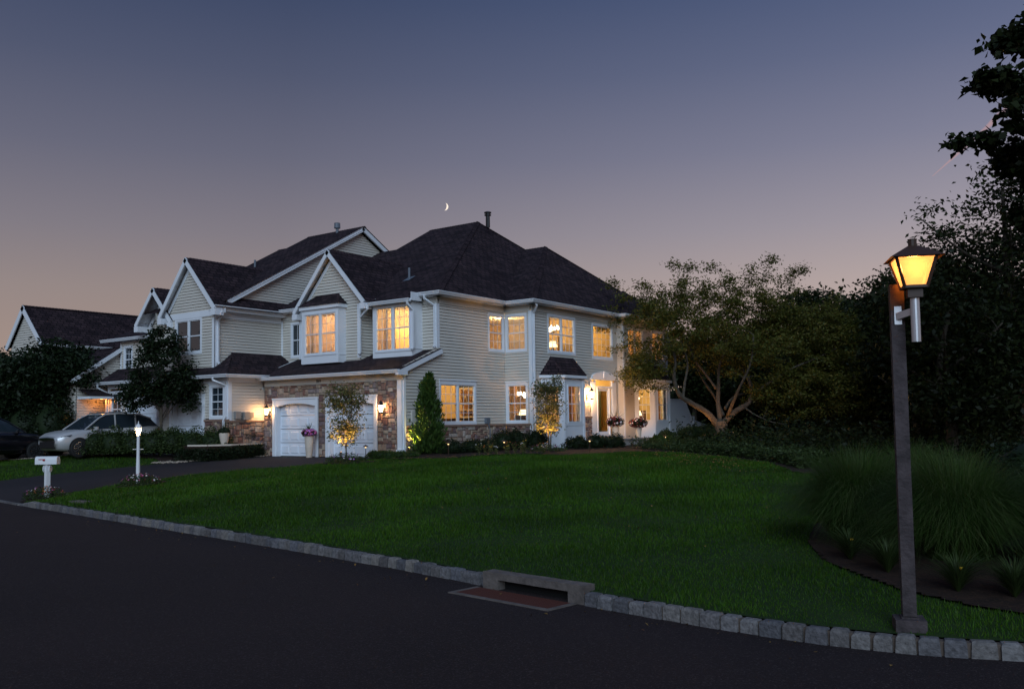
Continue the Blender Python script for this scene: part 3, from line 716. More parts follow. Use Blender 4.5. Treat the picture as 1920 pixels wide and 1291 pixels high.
    b=MB(); rpoly(b,[(-28.75,22.7,Z(22.7)),(-20.99,22.7,Z(22.7)),(-20.99,25.0,Z(25.0)),(-28.75,25.0,Z(25.0))])
    b.poly([(-28.75,22.7,Z(22.7)-.06),(-20.99,22.7,Z(22.7)-.06),(-20.99,24.9,Z(24.9)-.06),(-28.75,24.9,Z(24.9)-.06)],1)
    b.build('garage_roof',[M_ROOF,M_TRIM],H)
    b=Each('rake_board',M_TRIM,H); bar(b,(-21.05,22.72,Z(22.72)-.095),(-21.05,24.98,Z(24.98)-.095),.13,.16); bar(b,(-28.78,22.7,Z(22.7)-.08),(-28.78,24.98,Z(24.98)-.08),.05,.16); b.box(-21.14,-20.985,22.64,23.1,2.86,3.02)
    gutter(H,[(-28.85,22.7,3.05),(-20.99,22.7,3.05)],side=1)
    # ---- bump-out windows over the garage
    b=MB()
    def boxout(x0,x1,y0,y1,zb,zt,us,zz):
        b.box(x0,x0+.1,y0,y1,zb,zt); b.box(x1-.1,x1,y0,y1,zb,zt); b.box(x0+.1,x1-.1,y0,y0+.05,zb,us[2]+.01); b.box(x0+.1,x1-.1,y0,y0+.05,us[3]-.01,zt)
        b.box(x0+.1,us[0]+.01,y0,y0+.05,us[2]+.01,us[3]-.01); b.box(us[1]-.01,x1-.1,y0,y0+.05,us[2]+.01,us[3]-.01); b.box(x0+.1,x1-.1,y0+.05,y1,zb,zb+.05); b.box(x0+.1,x1-.1,y0+.05,y1,zt-.03,zt)
        b.box(x1,x1+.02,y0+.06,y1-.05,zb+.3,zb+.33)
    boxout(-27.22,-25.18,23.83,24.3,3.55,5.68,(-27.07,-25.3,3.88,5.52),0)
    b.box(-27.3,-25.1,23.75,24.26,5.66,5.79); 
    W=b.build('window_box',M_TRIM,H)
    b=MB(); ea,eb=(-27.33,23.7,5.80),(-25.07,23.7,5.80); ta,tb=(-26.78,24.27,6.28),(-25.62,24.27,6.28)
    rpoly(b,[ea,eb,tb,ta]); rpoly(b,[eb,(-25.07,24.27,5.80),tb]); rpoly(b,[(-27.33,24.27,5.80),ea,ta]); b.poly([ea,eb,(-25.07,24.27,5.8),(-27.33,24.27,5.8)],1); cap(b,eb,tb,.06,.01); cap(b,ea,ta,.06,.01); b.build('window_box_roof',[M_ROOF,M_TRIM],W)
    window(H,FY(23.83),-27.09,-25.26,3.86,5.53,2,.06,(3,2),('full','full'),proud=.03)
    b=MB()
    boxout(-23.82,-21.86,24.3,24.92,3.6,5.62,(-23.68,-21.92,3.85,5.54),0)
    b.build('window_box',M_TRIM,H)
    window(H,FY(24.3),-23.7,-21.9,3.83,5.56,2,.06,(3,2),('full','half'),proud=.03)
    room(H,-27.1,-25.3,23.9,27.5,3.62,5.62,'y',None,110,(-25.6,25.6,5.3),(1,.70,.44))
    room(H,-23.7,-21.95,24.37,27.8,3.67,5.60,'y',None,130,(-22.6,26.0,5.3),(1,.68,.32))
    room(H,-24.3,-22.5,24.4,24.45,3.6,5.62,'yY',None) if 0 else None
    window(H,E,-29.1,-28.38,3.94,5.42,1,.08,(2,1),'closed',lit=False)
    # ---- gable roof, boards
    yr=23.93; ap=(-25.88,yr,7.97); gl=(-27.9,yr,5.66); gr=(-23.86,yr,5.80)
    yv=24.6; back=lambda z:24.58+(z-5.94)/.54
    b=MB(); AR=(-25.88,back(7.97)+.2,7.97)
    rpoly(b,[(gr[0]+.03,yr,gr[2]-.02),ap,AR,(gr[0]+.03,back(5.8)+.3,5.78)]); rpoly(b,[(gl[0]-.03,yr,gl[2]-.02),ap,AR,(gl[0]-.03,back(5.66)+.6,5.64)])
    cap(b,(-25.88,yr+.2,7.97),(-25.88,back(7.97),7.97),.1,.01,0,1.08); b.build('gable_roof',M_ROOF,H)
    b=MB()
    for e,sg in ((gl,-1),(gr,1)):
        a=Vector(ap); c=Vector(e); d=(c-a).normalized(); nn=Vector((-d.z,0,d.x))*( 1 if sg<0 else -1)
        if nn.z<0: nn=-nn
        bar(b,a-nn*.095,c-nn*.095,.05,.16,0,nn); b.hexa([tuple(v) for v in (a+Vector((0,.03,-.03)),c+Vector((0,.03,-.03)),c+Vector((0,.33,-.03)),a+Vector((0,.33,-.03)),a+Vector((0,.03,-.01)),c+Vector((0,.03,-.01)),c+Vector((0,.33,-.01)),a+Vector((0,.33,-.01)))])
        a2=a+Vector((0,.30,-.30)); c2=c+Vector((-.0,.30,-.22)); bar(b,a2,c2,.04,.14,0,nn)
        b.box(min(c.x-sg*.28,c.x),max(c.x-sg*.28,c.x),yr-.02,yr+.36,c.z-.30,c.z-.08)
    b.build('rake_board',M_TRIM,H)
    # ---- main hipped roofs
    s1,s2=.54,.953; ze=5.94
    def hip(b,x0,x1,y0,y1,left='cut'):
        hw=(y1-y0)/2; zr=ze+s1*hw; ym=(y0+y1)/2; dx=(zr-ze)/s2
        R=(x1-dx,ym,zr); Lp=(x0,ym,zr)
        rpoly(b,[(x0,y0,ze),(x1,y0,ze),R,Lp]); rpoly(b,[(x1,y0,ze),(x1,y1,ze),R]); rpoly(b,[(x1,y1,ze),(x0,y1,ze),Lp,R])
        b.poly([(x0,y0,ze),(x0,y1,ze),Lp],1); b.poly([(x0,y0,ze-.1),(x1,y0,ze-.1),(x1,y1,ze-.1),(x0,y1,ze-.1)],2)
        cap(b,(x1,y0,ze),R,.13,.01); cap(b,(x1,y1,ze),R,.13,.01); cap(b,R,Lp,.13,.0)
    b=MB(); hip(b,-28.65,-20.8,24.58,42.0)
    # lower strip meeting the neighbour's gable wall
    zr=9.31; yr2=24.58+(zr-ze)/s1
    rpoly(b,[(-29.75,24.58,ze),(-28.6,24.58,ze),(-28.6,yr2,zr),(-29.75,yr2,zr)]); rpoly(b,[(-29.75,yr2,zr),(-28.6,yr2,zr),(-28.6,yr2+4,zr-2.2),(-29.75,yr2+4,zr-2.2)]); b.poly([(-29.7,24.6,ze-.1),(-28.6,24.6,ze-.1),(-28.6,25.2,ze-.1),(-29.7,25.2,ze-.1)],2)
    # lower lip of roof over the second window box
    rpoly(b,[(-23.9,24.12,ze-.25),(-21.72,24.12,ze-.25),(-21.72,24.62,ze+.02),(-23.9,24.62,ze+.02)])
    b.poly([(-23.9,24.12,ze-.3),(-21.72,24.12,ze-.3),(-21.72,24.62,ze-.3),(-23.9,24.62,ze-.3)],2); b.box(-21.74,-21.715,24.12,24.7,ze-.3,ze-.0,1)
    b.build('main_roof',[M_ROOF,M_TRIM,M_TRIM],H)
    b=MB(); hip(b,-26,-19.5,28.7,41.5); b.build('wing_roof',[M_ROOF,M_TRIM,M_TRIM],H)
    b=MB(); hip(b,-26,-19.2,35.55,40.9); b.build('end_roof',[M_ROOF,M_TRIM,M_TRIM],H)
    b=Each('soffit',M_TRIM,H)
    b.box(-29.7,-20.81,24.59,24.9,5.79,5.81); b.box(-21.14,-20.81,24.62,29.0,5.79,5.812); b.box(-21.1,-19.52,28.71,29.05,5.79,5.808); b.box(-19.84,-19.51,28.72,35.9,5.79,5.811); b.box(-19.84,-19.21,35.57,40.85,5.79,5.813)
    b=Each('fascia',M_TRIM,H)
    for x0,x1,y0,y1 in ((-29.7,-20.8,24.575,24.6),(-20.825,-20.8,24.6,28.68),(-20.8,-19.5,28.675,28.70),(-19.525,-19.5,28.7,35.53),(-19.5,-19.2,35.53,35.555),(-19.225,-19.2,35.555,40.9)): b.box(x0,x1,y0,y1,5.79,5.93)
    gutter(H,[(-21.72,24.57,5.94),(-20.8,24.57,5.94),(-20.8,28.67,5.94),(-19.5,28.67,5.94),(-19.5,35.52,5.94),(-19.2,35.52,5.94),(-19.2,40.9,5.94)],side=1)
    gutter(H,[(-23.9,24.12,5.71),(-21.74,24.12,5.71)],side=1)
    gutter(H,[(-29.5,24.57,5.94),(-27.95,24.57,5.94)],side=1)
    # downspouts
    downspout(H,[(-21.42,24.5,5.84),(-21.42,24.5,5.7),(-21.20,24.80,5.45),(-21.20,24.80,4.0),(-21.20,24.72,3.93)])
    downspout(H,[(-19.52,28.85,5.84),(-19.5,28.95,5.72),(-19.77,29.1,5.42),(-19.77,29.1,.2)])
    downspout(H,[(-23.84,24.05,5.62),(-23.84,24.05,5.5),(-24.36,24.17,5.2),(-24.36,24.17,3.9),(-24.36,24.1,3.82)])
    downspout(H,[(-21.86,24.05,5.62),(-21.86,24.08,5.5),(-21.80,24.3,5.28),(-21.80,24.3,3.95),(-21.80,24.2,3.85)])
    downspout(H,[(-27.95,24.45,5.84),(-27.95,24.45,5.7),(-27.74,24.2,5.4),(-27.74,24.2,3.8)])
    # roof vents
    b=MB(); b.tube([(-23.77,26.3,6.85),(-23.77,26.3,7.32)],.05,8); b.build('vent_pipe',M_PIPE,H)
    b=MB(); b.box(-23.95,-23.6,26.1,26.5,6.83,6.87) if 0 else rpoly(b,[(-23.93,26.08,6.78),(-23.61,26.08,6.78),(-23.61,26.5,7.01),(-23.93,26.5,7.01)]); b.build('vent_flashing',M_PIPE,H)
    b=MB(); b.lathe((-24.9,33.0,10.2),[(.10,0),(.10,.55),(.16,.56),(.16,.60),(.11,.62),(.11,.66),(.17,.67),(.17,.72),(.05,.76)],12); b.build('flue_pipe',M_BLACK,H)
    # ---- side windows
    window(H,A,24.95,27.12,1.12,2.77,2,.085,(3,2),None,head=.09)
    window(H,A,27.93,29.0,3.94,5.47,1,.085,(3,2),'open')
    window(H,Bf,-21.10,-20.06,3.94,5.47,1,.085,(3,2),'full')
    window(H,Bf,-21.12,-20.05,1.12,2.77,1,.085,(3,2),None,head=.05)
    window(H,Cf,30.17,32.3,3.92,5.53,2,.10,(3,2),None)
    window(H,Cf,33.67,35.5,3.85,5.43,1,.10,(4,5),None,sash=False)
    window(H,D,36.3,37.9,3.92,5.43,2,.10,(3,2),None)
    window(H,D,38.7,40.1,3.92,5.43,2,.10,(3,2),None)
    # rooms
    room(H,-25.5,-21.2,24.95,28.2,.6,3.1,'X',M_ROOMY,80,(-23.4,26.2,2.9))
    room(H,-24.6,-19.9,28.25,33.2,.6,3.1,'',M_ROOM,0)  if 0 else None
    # corner bedroom (upper) open to both corner windows
    b=MB()
    P=[(-21.2,25.0),(-25,25.0),(-25,33.3),(-19.9,33.3),(-19.9,29.1),(-21.2,29.1)]
    # upper corner bedroom: split in two so each window looks into a bounded room
    room(H,-25.5,-21.2,27.85,29.02,3.6,5.6,'XY',None); 
    room(H,-25.5,-19.92,29.1,33.0,3.6,5.6,'yX',None,110,(-22.4,30.8,5.2)); 
    room(H,-24.5,-19.92,33.2,35.8,3.3,5.6,'X',M_ROOMY,85,(-21.6,34.4,5.3),(1,.66,.25))
    room(H,-24.5,-19.62,35.95,38.2,3.3,5.6,'X',None,60,(-21.5,37,5.2),(1,.6,.28)); room(H,-24.5,-19.62,38.3,40.3,3.3,5.6,'X',None,50,(-21.5,39.3,5.2),(1,.6,.28))
    # lower dining room
    room(H,-24.5,-19.92,29.1,33.0,.6,3.1,'yX',None,70,(-20.9,30.2,2.3),(1,.66,.34))
    room(H,-23.5,-19.9,33.3,35.8,.55,3.1,'X',M_ROOMY,55,(-21.3,34.7,2.8),(1,.66,.30))
    room(H,-24.5,-19.6,36.5,40.2,.6,3.1,'X',M_ROOMY,80,(-20.7,38.0,2.3),(1,.72,.36))
    b=MB(); b.poly([(-21.25,28.25,.5),(-21.25,29.0,.5),(-21.25,29.0,5.6),(-21.25,28.25,5.6)]) if 0 else None
    # furnishings seen through the glass
    def chandelier(x,y,z,s=1.):
        b=MB(); b.tube([(x,y,z+.1),(x,y,z+.7)],.012,4,0); 
        for k in range(8):
            t=k*math.pi/4; p=(x+.28*s*math.cos(t),y+.28*s*math.sin(t),z); b.tube([(x,y,z-.1),((x+p[0])/2,(y+p[1])/2,z-.13),p],.012,4,0)
            b.lathe((p[0],p[1],p[2]),[(.03*s,0),(.045*s,.05),(.012,.13*s)],6,1)
        b.lathe((x,y,z-.1),[(.05,0),(.1*s,.08),(.03,.2)],8,1); b.build('chandelier',[M_BRONZE,EM_BULB],H)
    def table_lamp(x,y,z,s=1.):
        b=MB(); b.lathe((x,y,z),[(.07,0),(.03,.05),(.06,.15),(.02,.28)],10,0); b.lathe((x,y,z+.28),[(.19*s,0),(.12*s,.22*s)],12,1); b.build('table_lamp',[M_BRONZE,EM_SHADE],H)
    chandelier(-20.75,29.85,2.25,1.1); chandelier(-20.75,31.75,5.05,1.3); chandelier(-20.3,38.2,2.15,1.)
    table_lamp(-21.1,32.5,4.1,1.1); table_lamp(-20.55,29.9,3.98,1.); table_lamp(-20.6,29.5,1.15,1.1); table_lamp(-23.5,28.0,4.2,1.2); table_lamp(-19.95,38.0,1.1,1.)
    def curtain(F,u0,u1,w,z0,z1):
        b=MB()
        P,u,n=F; k=int((u1-u0)/.03)+2; pts=[(u0+(u1-u0)*i/k,w+.035*math.sin(i*1.7)) for i in range(k+1)]
        q=lambda a,ww,z:(P[0]+u[0]*a+n[0]*ww,P[1]+u[1]*a+n[1]*ww,z)
        for (a,wa),(c,wc) in zip(pts[:-1],pts[1:]): b.poly([q(a,wa,z0),q(c,wc,z0),q(c,wc,z1),q(a,wa,z1)])
        b.build('curtain',M_CURT,H)
    curtain(Bf,-20.95,-20.75,-.25,.7,3.0); curtain(Bf,-20.25,-20.1,-.25,.7,3.0); curtain(FX(-19.15),31.05,31.5,-.35,.7,2.9); curtain(FX(-19.15),30.4,30.6,-.35,.7,2.9); curtain(FX(-18.85),38.0,38.7,-.3,.7,2.6); curtain(Cf,33.9,34.05,-.3,.8,2.6) if 0 else None
    b=MB(); b.box(-22.75,-21.75,28.13,28.17,1.30,2.66,4)
    b.box(-22.77,-21.73,28.11,28.14,2.58,2.68,2); b.box(-22.77,-21.73,28.11,28.14,1.28,1.37,2)
    r=random.Random(9)
    for i in range(6):
        for j in range(4): b.box(-22.70+i*.155,-22.60+i*.155+r.uniform(-.03,.03),28.09,28.13,1.46+j*.27,1.68+j*.27+r.uniform(-.03,.03),r.choice((1,1,3,0)))
    b.box(-22.05,-22.0,24.99,25.02,.7,3.0,0) if 0 else None
    b.build('wall_art',[M_WOODF,M_CURT,M_BLACK,M_ROOM,M_CEIL],H)
    b=MB(); b.box(-22.3,-21.05,32.84,32.93,3.7,4.85,0)
    for i in range(7):
        for j in range(5): b.lathe((-22.2+i*.17+(j%2)*.08,32.83,3.85+j*.2),[(.035,-.01),(.04,0),(.035,.01)],6,1)
    b.build('tufted_headboard',[mat('headboard',(.55,.36,.16),.8),M_WOODF],H)
    b=Each('furniture',M_WOODF,H); b.box(-23.2,-22.6,26.0,27.7,.6,1.35,0); b.box(-25.0,-24.4,25.1,25.9,.6,1.5,0); b.box(-22.2,-20.4,30.6,31.6,.6,1.25,0); b.box(-20.9,-20.4,29.3,29.8,.6,1.45,0); b.box(-21.2,-20.3,37.6,38.9,.6,1.3,0); b.box(-22.4,-21.9,31.5,32.9,3.6,4.2,0)
    b.box(-22.4,-21.7,32.9,32.95,.65,2.7,0); b.box(-21.2,-20.6,32.9,32.95,1.5,2.3,0); b.box(-23.2,-22.6,35.7,35.75,.6,2.6,0); b.box(-21.6,-21.0,40.1,40.15,1.3,2.3,0); b.box(-21.3,-20.8,38.15,38.19,4.0,4.9,0)
    for x,y in ((-20.3,30.35),(-21.2,30.35),(-20.25,31.9),(-20.2,38.0),(-20.1,38.7)): b.box(x-.2,x+.2,y-.03,y+.03,1.0,1.62,0)
    b.box(-23.7,-23.65,29.3,30.3,1.6,2.5,0); b.box(-24.4,-24.35,31.2,32.4,1.5,2.5,0)
    # ---- bay windows
    def bay(xw,xf,yl,yfl,yfr,yr_,zb,zt,w1,w2,rt,roofz):
        """xw wall plane, xf front plane; plan (xw,yl)-(xf,yfl)-(xf,yfr)-(xw,yr_)"""
        pl=[(xw,yl),(xf,yfl),(xf,yfr),(xw,yr_)]
        fr=[]
        for (x0,y0),(x1,y1) in zip(pl[:-1],pl[1:]):
            L=math.hypot(x1-x0,y1-y0); u=((x1-x0)/L,(y1-y0)/L); fr.append((((x0,y0,0),u,(u[1],-u[0])),L))
        b=MB()
        for i,(F,L) in enumerate(fr):
            wu=(w1 if i==0 else w2 if i==1 else w1); a=(L-wu)/2; c=a+wu; z0,z1=1.12,2.62
            b.fbox(F,-.03 if i else -.0,a+.01,-.06,.0,zb,zt); b.fbox(F,c-.01,L+.03 if i<2 else L,-.06,.0,zb,zt); b.fbox(F,a+.01,c-.01,-.06,0,zb,z0+.01); b.fbox(F,a+.01,c-.01,-.06,0,z1-.01,zt)
            b.fbox(F,.02,.12,0,.018,zb+.004,zt-.1); b.fbox(F,L-.12,L-.02,0,.018,zb+.004,zt-.1); b.fbox(F,.12,L-.12,0,.018,1.0,1.1); b.fbox(F,.12,L-.12,0,.018,zb+.004,zb+.12)
        B=b.build('bay_window',M_TRIM,H)
        for i,(F,L) in enumerate(fr[:2]):
            wu=(w1 if i==0 else w2); a=(L-wu)/2
            bb=MB(); P,u,n=F
            z0,z1=1.12,2.62; c=a+wu; t=.05
            bb.fbox(F,a,c,-.04,.022,z0,z0+t); bb.fbox(F,a,c,-.04,.022,z1-t,z1); bb.fbox(F,a,a+t,-.04,.02,z0+t,z1-t); bb.fbox(F,c-t,c,-.04,.02,z0+t,z1-t); zm=(z0+z1)/2; bb.fbox(F,a+t,c-t,-.04,.018,zm-.022,zm+.022)
            for k in (1,2): bb.fbox(F,a+t+(wu-2*t)*k/3-.008,a+t+(wu-2*t)*k/3+.008,-.03,-.018,z0+t,z1-t)
            for z in ((z0+zm)/2+.01,(z1+zm)/2-.01): bb.fbox(F,a+t,c-t,-.031,-.017,z-.008,z+.008)
            q=lambda x,w,z:(P[0]+u[0]*x+n[0]*w,P[1]+u[1]*x+n[1]*w,z)
            bb.poly([q(a+t,-.03,z0+t),q(c-t,-.03,z0+t),q(c-t,-.03,z1-t),q(a+t,-.03,z1-t)],1)
            bb.build('bay_sash',[M_TRIM,M_GLASS],B)
        o=.1; e=[(xw,yl-o*1.2,roofz),(xf+o,yfl-o*.5,roofz),(xf+o,yfr+o*.5,roofz),(xw,yr_+o*1.2,roofz)]
        T=[(xw+.02,rt[0],rt[2]),(xw+.02,rt[1],rt[2])]
        b=MB(); rpoly(b,[e[0],e[1],T[0]]); rpoly(b,[e[1],e[2],T[1],T[0]]); rpoly(b,[e[2],e[3],T[1]]); b.poly(e,1)
        cap(b,e[1],T[0],.06,.01); cap(b,e[2],T[1],.06,.01)
        for p,q_ in zip(e[:-1],e[1:]): bar(b,(p[0],p[1],p[2]-.06),(q_[0],q_[1],q_[2]-.06),.03,.11,1)
        b.build('bay_roof',[M_ROOF,M_TRIM],B)
    bay(-19.85,-19.15,29.63,30.24,31.82,32.45,.12,2.95,.60,1.02,(30.35,32.05,3.80),3.02)
    bay(-19.55,-18.85,36.9,37.57,39.17,39.84,.12,2.95,.62,1.02,(37.6,39.4,3.74),3.02)
    # ---- entrance
    b=MB(); F=Cf; yA,yB=33.5,35.66
    b.fbox(F,yA,yA+.30,-.02,.06,.5,2.86); b.fbox(F,yB-.30,yB,-.02,.06,.5,2.86); b.fbox(F,yA,yA+.36,-.02,.08,.5,.8); b.fbox(F,yB-.36,yB,-.02,.08,.5,.8)
    b.fbox(F,yA+.3,yB-.3,-.02,.055,2.60,2.68); b.fbox(F,yA+.3,yB-.3,-.02,.055,2.95,3.0); b.fbox(F,yA+.30,yA+.36,-.02,.05,2.68,2.95); b.fbox(F,yB-.36,yB-.30,-.02,.05,2.68,2.95)
    N=16; P,u,n=F; q=lambda a,w,z:(P[0]+u[0]*a+n[0]*w,P[1]+u[1]*a+n[1]*w,z)
    A_=[(yA-.03+(yB-yA+.06)*i/N,2.98+.34*math.sqrt(max(0,1-(2*i/N-1)**2))**.9) for i in range(N+1)]
    for (a,za),(c,zc) in zip(A_[:-1],A_[1:]): b.poly([q(a,.085,2.86),q(c,.085,2.86),q(c,.085,zc),q(a,.085,za)]) if 0 else b.hexa([q(a,-.02,2.96),q(c,-.02,2.96),q(c,.085,2.96),q(a,.085,2.96),q(a,-.02,za),q(c,-.02,zc),q(c,.085,zc),q(a,.085,za)])
    b.fbox(F,34.5,34.66,.085,.12,3.05,3.34)
    b.fbox(F,yA+.30,yA+.36,-.02,.045,.55,2.6); b.fbox(F,yB-.36,yB-.3,-.02,.045,.55,2.6); b.fbox(F,35.06,35.12,-.02,.045,.55,2.6); b.fbox(F,34.0,34.06,-.02,.045,.55,2.6); b.fbox(F,yA+.3,yB-.3,-.1,.1,.46,.56); b.fbox(F,33.86,34.0,-.03,.02,.55,2.6)
    b.build('door_surround',M_TRIM,H)
    b=MB(); b.poly([q(yA+.36,-.03,2.68),q(yB-.36,-.03,2.68),q(yB-.36,-.03,2.95),q(yA+.36,-.03,2.95)]); b.poly([q(35.12,-.03,.56),q(yB-.36,-.03,.56),q(yB-.36,-.03,2.6),q(35.12,-.03,2.6)]); b.build('transom',M_GLASS,H)
    b=MB(); b.fbox(F,34.07,34.16,-.05,-.01,.57,2.58); b.fbox(F,34.97,35.06,-.05,-.01,.57,2.58); b.fbox(F,34.16,34.97,-.05,-.01,.57,.70); b.fbox(F,34.16,34.97,-.05,-.01,2.48,2.58); 
    dr=b.build('storm_door',M_TRIM,H); b=MB(); b.poly([q(34.16,-.03,.70),q(34.97,-.03,.70),q(34.97,-.03,2.48),q(34.16,-.03,2.48)]); b.build('pane',M_GLASS,dr); b=MB(); b.tube([q(34.2,.03,1.45),q(34.2,.03,1.7)],.015,5); b.build('handle',M_BRONZE,dr)
    b=MB(); b.box(-20.85,-20.55,35.55,35.59,.56,2.6); b.build('open_front_door',mat('front_door',(.06,.08,.05),.4),H)
    wall_lantern(H,FX(-19.83),33.12,2.3,260,1.5,.26)
    b=MB(); b.fbox(F,33.42,33.47,.0,.03,1.55,1.75) ; b.build('doorbell',M_BLACK,H)
    # porch
    b=MB(); b.box(-19.85,-18.2,32.0,35.6,-.1,.36,0); b.box(-19.85,-18.15,31.95,35.65,.36,.42,0); b.box(-19.5,-18.2,35.65,36.9,-.1,.17,0); b.box(-19.5,-18.15,35.66,36.95,.17,.22,0); b.box(-18.2,-17.8,33.0,34.8,-.1,.17,0) if 0 else None
    b.box(-19.85,-19.4,33.6,35.5,.42,.50,0)
    b.build('porch',mat('porch_stone',(.30,.27,.25),.85,var=.15,vscale=4,bump=.3),H)
    # utility box on wall
    b=MB(); b.fbox(A,27.62,27.86,.0,.12,1.14,1.36); b.tube([(-21.05,27.74,1.16),(-21.0,27.8,.9),(-21.05,27.85,.4)],.02,6); b.build('utility_box',M_PIPE,H)
    b=MB(); b.box(-21.14,-21.08,23.42,23.9,1.14,1.62); b.build('meter_box',M_FRIEZE,H)
    return H
corner_house()

# ------------------------------------------------------------------ attached neighbours
def neighbour():
    H=empty('townhouse',(-31,24,.15),'attached middle townhouse with white arched garage door and large side gable','house')
    XS=-29.7; S=FX(XS); G=FY(21.6); LF=FY(21.4); LS=FX(-28.55)
    b=MB(); siding(b,S,[(21.6,3.4),(25.1,3.4),(25.1,5.42),(21.6,5.42)]); b.build('upper_side_wall',M_SID,H)
    b=MB(); siding(b,FX(-29.72),[(21.75,6.1),(30.5,6.1),(31.6,8.9),(29.43,10.1),(22.2,6.22)]); b.build('side_gable_wall',M_SID,H)
    b=MB(); siding(b,G,[(-33.0,3.4),(-29.7,3.4),(-29.7,5.55),(-31.2,7.65),(-32.75,5.6),(-33.0,5.5)],[(-32.2,-30.55,4.1,5.5)]); b.build('gable_wall',M_SID,H)
    b=MB(); siding(b,LF,[(-36.8,1.5),(-28.55,1.5),(-28.55,2.85),(-36.8,2.85)],[(-32.25,-29.98,0,2.5),(-35.4,-33.0,0,2.5),(-29.65,-28.8,1.5,2.8),(-36.6,-35.7,1.0,2.8)])
    siding(b,LF,[(-36.8,.2),(-32.2,.2),(-32.2,1.5),(-36.8,1.5)],[(-32.3,-29.98,0,2.5),(-35.4,-33.0,0,2.5),(-36.6,-35.7,1.0,2.8)]); b.build('garage_wall',M_SID,H)
    b=MB(); siding(b,LS,[(21.4,1.4),(25,1.4),(25,2.85),(21.4,2.85)]); b.build('lower_side_wall',M_SID,H)
    b=MB(); siding(b,FY(22.25),[(-37.3,3.2),(-33.0,3.2),(-33.0,4.95),(-37.3,4.95)],[(-37.0,-36.35,3.6,4.8)]); b.build('upper_front_wall',M_SID,H)
    stone_wall(H,LF,-29.98,-28.55,.3,1.38,(),12); stone_wall(H,LS,21.4,23.5,.3,1.33,(),13)
    b=Each('stone_ledge',M_LEDGE,H); b.box(-29.98,-28.5,21.32,21.4,1.38,1.45); b.box(-28.55,-28.47,21.32,23.6,1.33,1.40)
    garage_door(H,LF,-32.25,-29.98,.15,2.45); garage_door(H,LF,-35.4,-33.0,.15,2.45)
    window(H,LF,-29.7,-28.76,1.46,2.83,1,.10,(2,2),'closed',lit=False,head=.04)
    window(H,LF,-36.6,-35.7,1.2,2.75,1,.10,(2,2),None,lit=False)
    window(H,G,-32.27,-30.48,4.05,5.52,2,.10,(1,1),('half','half'),lit=False)
    window(H,FY(22.25),-37.05,-36.36,3.55,4.78,1,.08,(2,2),None,lit=False)
    b=Each('corner_board',M_TRIM,H)
    b.box(-29.82,-29.67,21.565,21.6,3.4,5.42); b.fbox(S,21.57,21.7,0,.03,3.4,5.42); b.box(-28.66,-28.52,21.365,21.4,1.45,2.85); b.fbox(LS,21.4,21.52,0,.03,1.40,2.85); b.box(-36.82,-36.7,21.37,21.4,.2,2.85); b.box(-37.32,-37.2,22.22,22.25,3.2,4.95)
    b=Each('frieze',M_TRIM,H)
    b.fbox(S,21.6,25.1,0,.035,5.42,5.66); b.box(-33.0,-29.7,21.555,21.6,5.50,5.74); b.box(-36.8,-28.5,21.355,21.4,2.85,3.06); b.fbox(LS,21.4,25,0,.035,2.85,3.06); b.box(-37.3,-33,22.21,22.25,4.93,5.1)
    # lower roofs
    b=MB(); z0=3.14; 
    rpoly(b,[(-37.1,21.05,z0),(-28.2,21.05,z0),(-29.15,22.0,3.75),(-37.1,22.0,3.75)]); rpoly(b,[(-37.1,22.0,3.75),(-29.15,22.0,3.75),(-29.15,22.4,3.75),(-37.1,22.4,3.75)]); rpoly(b,[(-28.2,21.05,z0),(-28.2,24.9,z0),(-29.75,24.9,4.15),(-29.75,22.4,4.15),(-29.15,22.0,3.75)])
    rpoly(b,[(-28.2,21.05,z0),(-29.75,22.5,4.15),(-29.75,21.05+.9,3.7)])
    b.poly([(-37.1,21.05,z0-.1),(-28.2,21.05,z0-.1),(-28.2,25,z0-.1),(-37.1,25,z0-.1)],1); b.build('garage_roof',[M_ROOF,M_TRIM],H)
    gutter(H,[(-37.1,21.04,z0),(-28.2,21.04,z0),(-28.2,24.6,z0)])
    # main roof: plane with stepped left end
    s=.555; E=(22.1,6.2); zf=lambda y:E[1]+s*(y-E[0]); ye=21.62; ze=zf(ye)-.02
    b=MB(); xr=-29.42
    def blk(x0,x1,yr,ym):
        rpoly(b,[(x0,ye,zf(ye)),(x1,ye,zf(ye)),(x1,yr,zf(yr)),(x0,yr,zf(yr))]); rpoly(b,[(x0,yr,zf(yr)),(x1,yr,zf(yr)),(x1,yr+4.5,zf(yr)-4.5*s),(x0,yr+4.5,zf(yr)-4.5*s)]); cap(b,(x0,yr,zf(yr)),(x1,yr,zf(yr)),.12,0)
        b.poly([(x0,ye,5.6),(x0,yr+4.5,5.6),(x0,yr+4.5,zf(yr)-4.5*s),(x0,yr,zf(yr)),(x0,ye,zf(ye))],1)
    blk(-33.2,xr,29.5,0); blk(-33.7,-33.2,28.1,0); blk(-34.9,-33.7,26.1,0)
    b.build('main_roof',[M_ROOF,M_SID],H)
    # pent strip above the upper side wall
    b=MB(); rpoly(b,[(-29.35,21.3,5.87),(-29.35,25.0,5.87),(-29.74,25.0,6.3),(-29.74,21.3,6.3)]); rpoly(b,[(-29.35,24.9,5.87),(-27.9,24.9,5.87),(-27.9,25.6,6.3),(-29.74,25.3,6.3)]); b.poly([(-29.35,21.3,5.66),(-29.35,25,5.66),(-29.7,25,5.66),(-29.7,21.3,5.66)],1); b.box(-29.38,-29.35,21.3,24.9,5.66,5.86,1); b.build('pent_roof',[M_ROOF,M_TRIM],H)
    gutter(H,[(-29.35,21.28,5.86),(-29.35,24.9,5.86)])
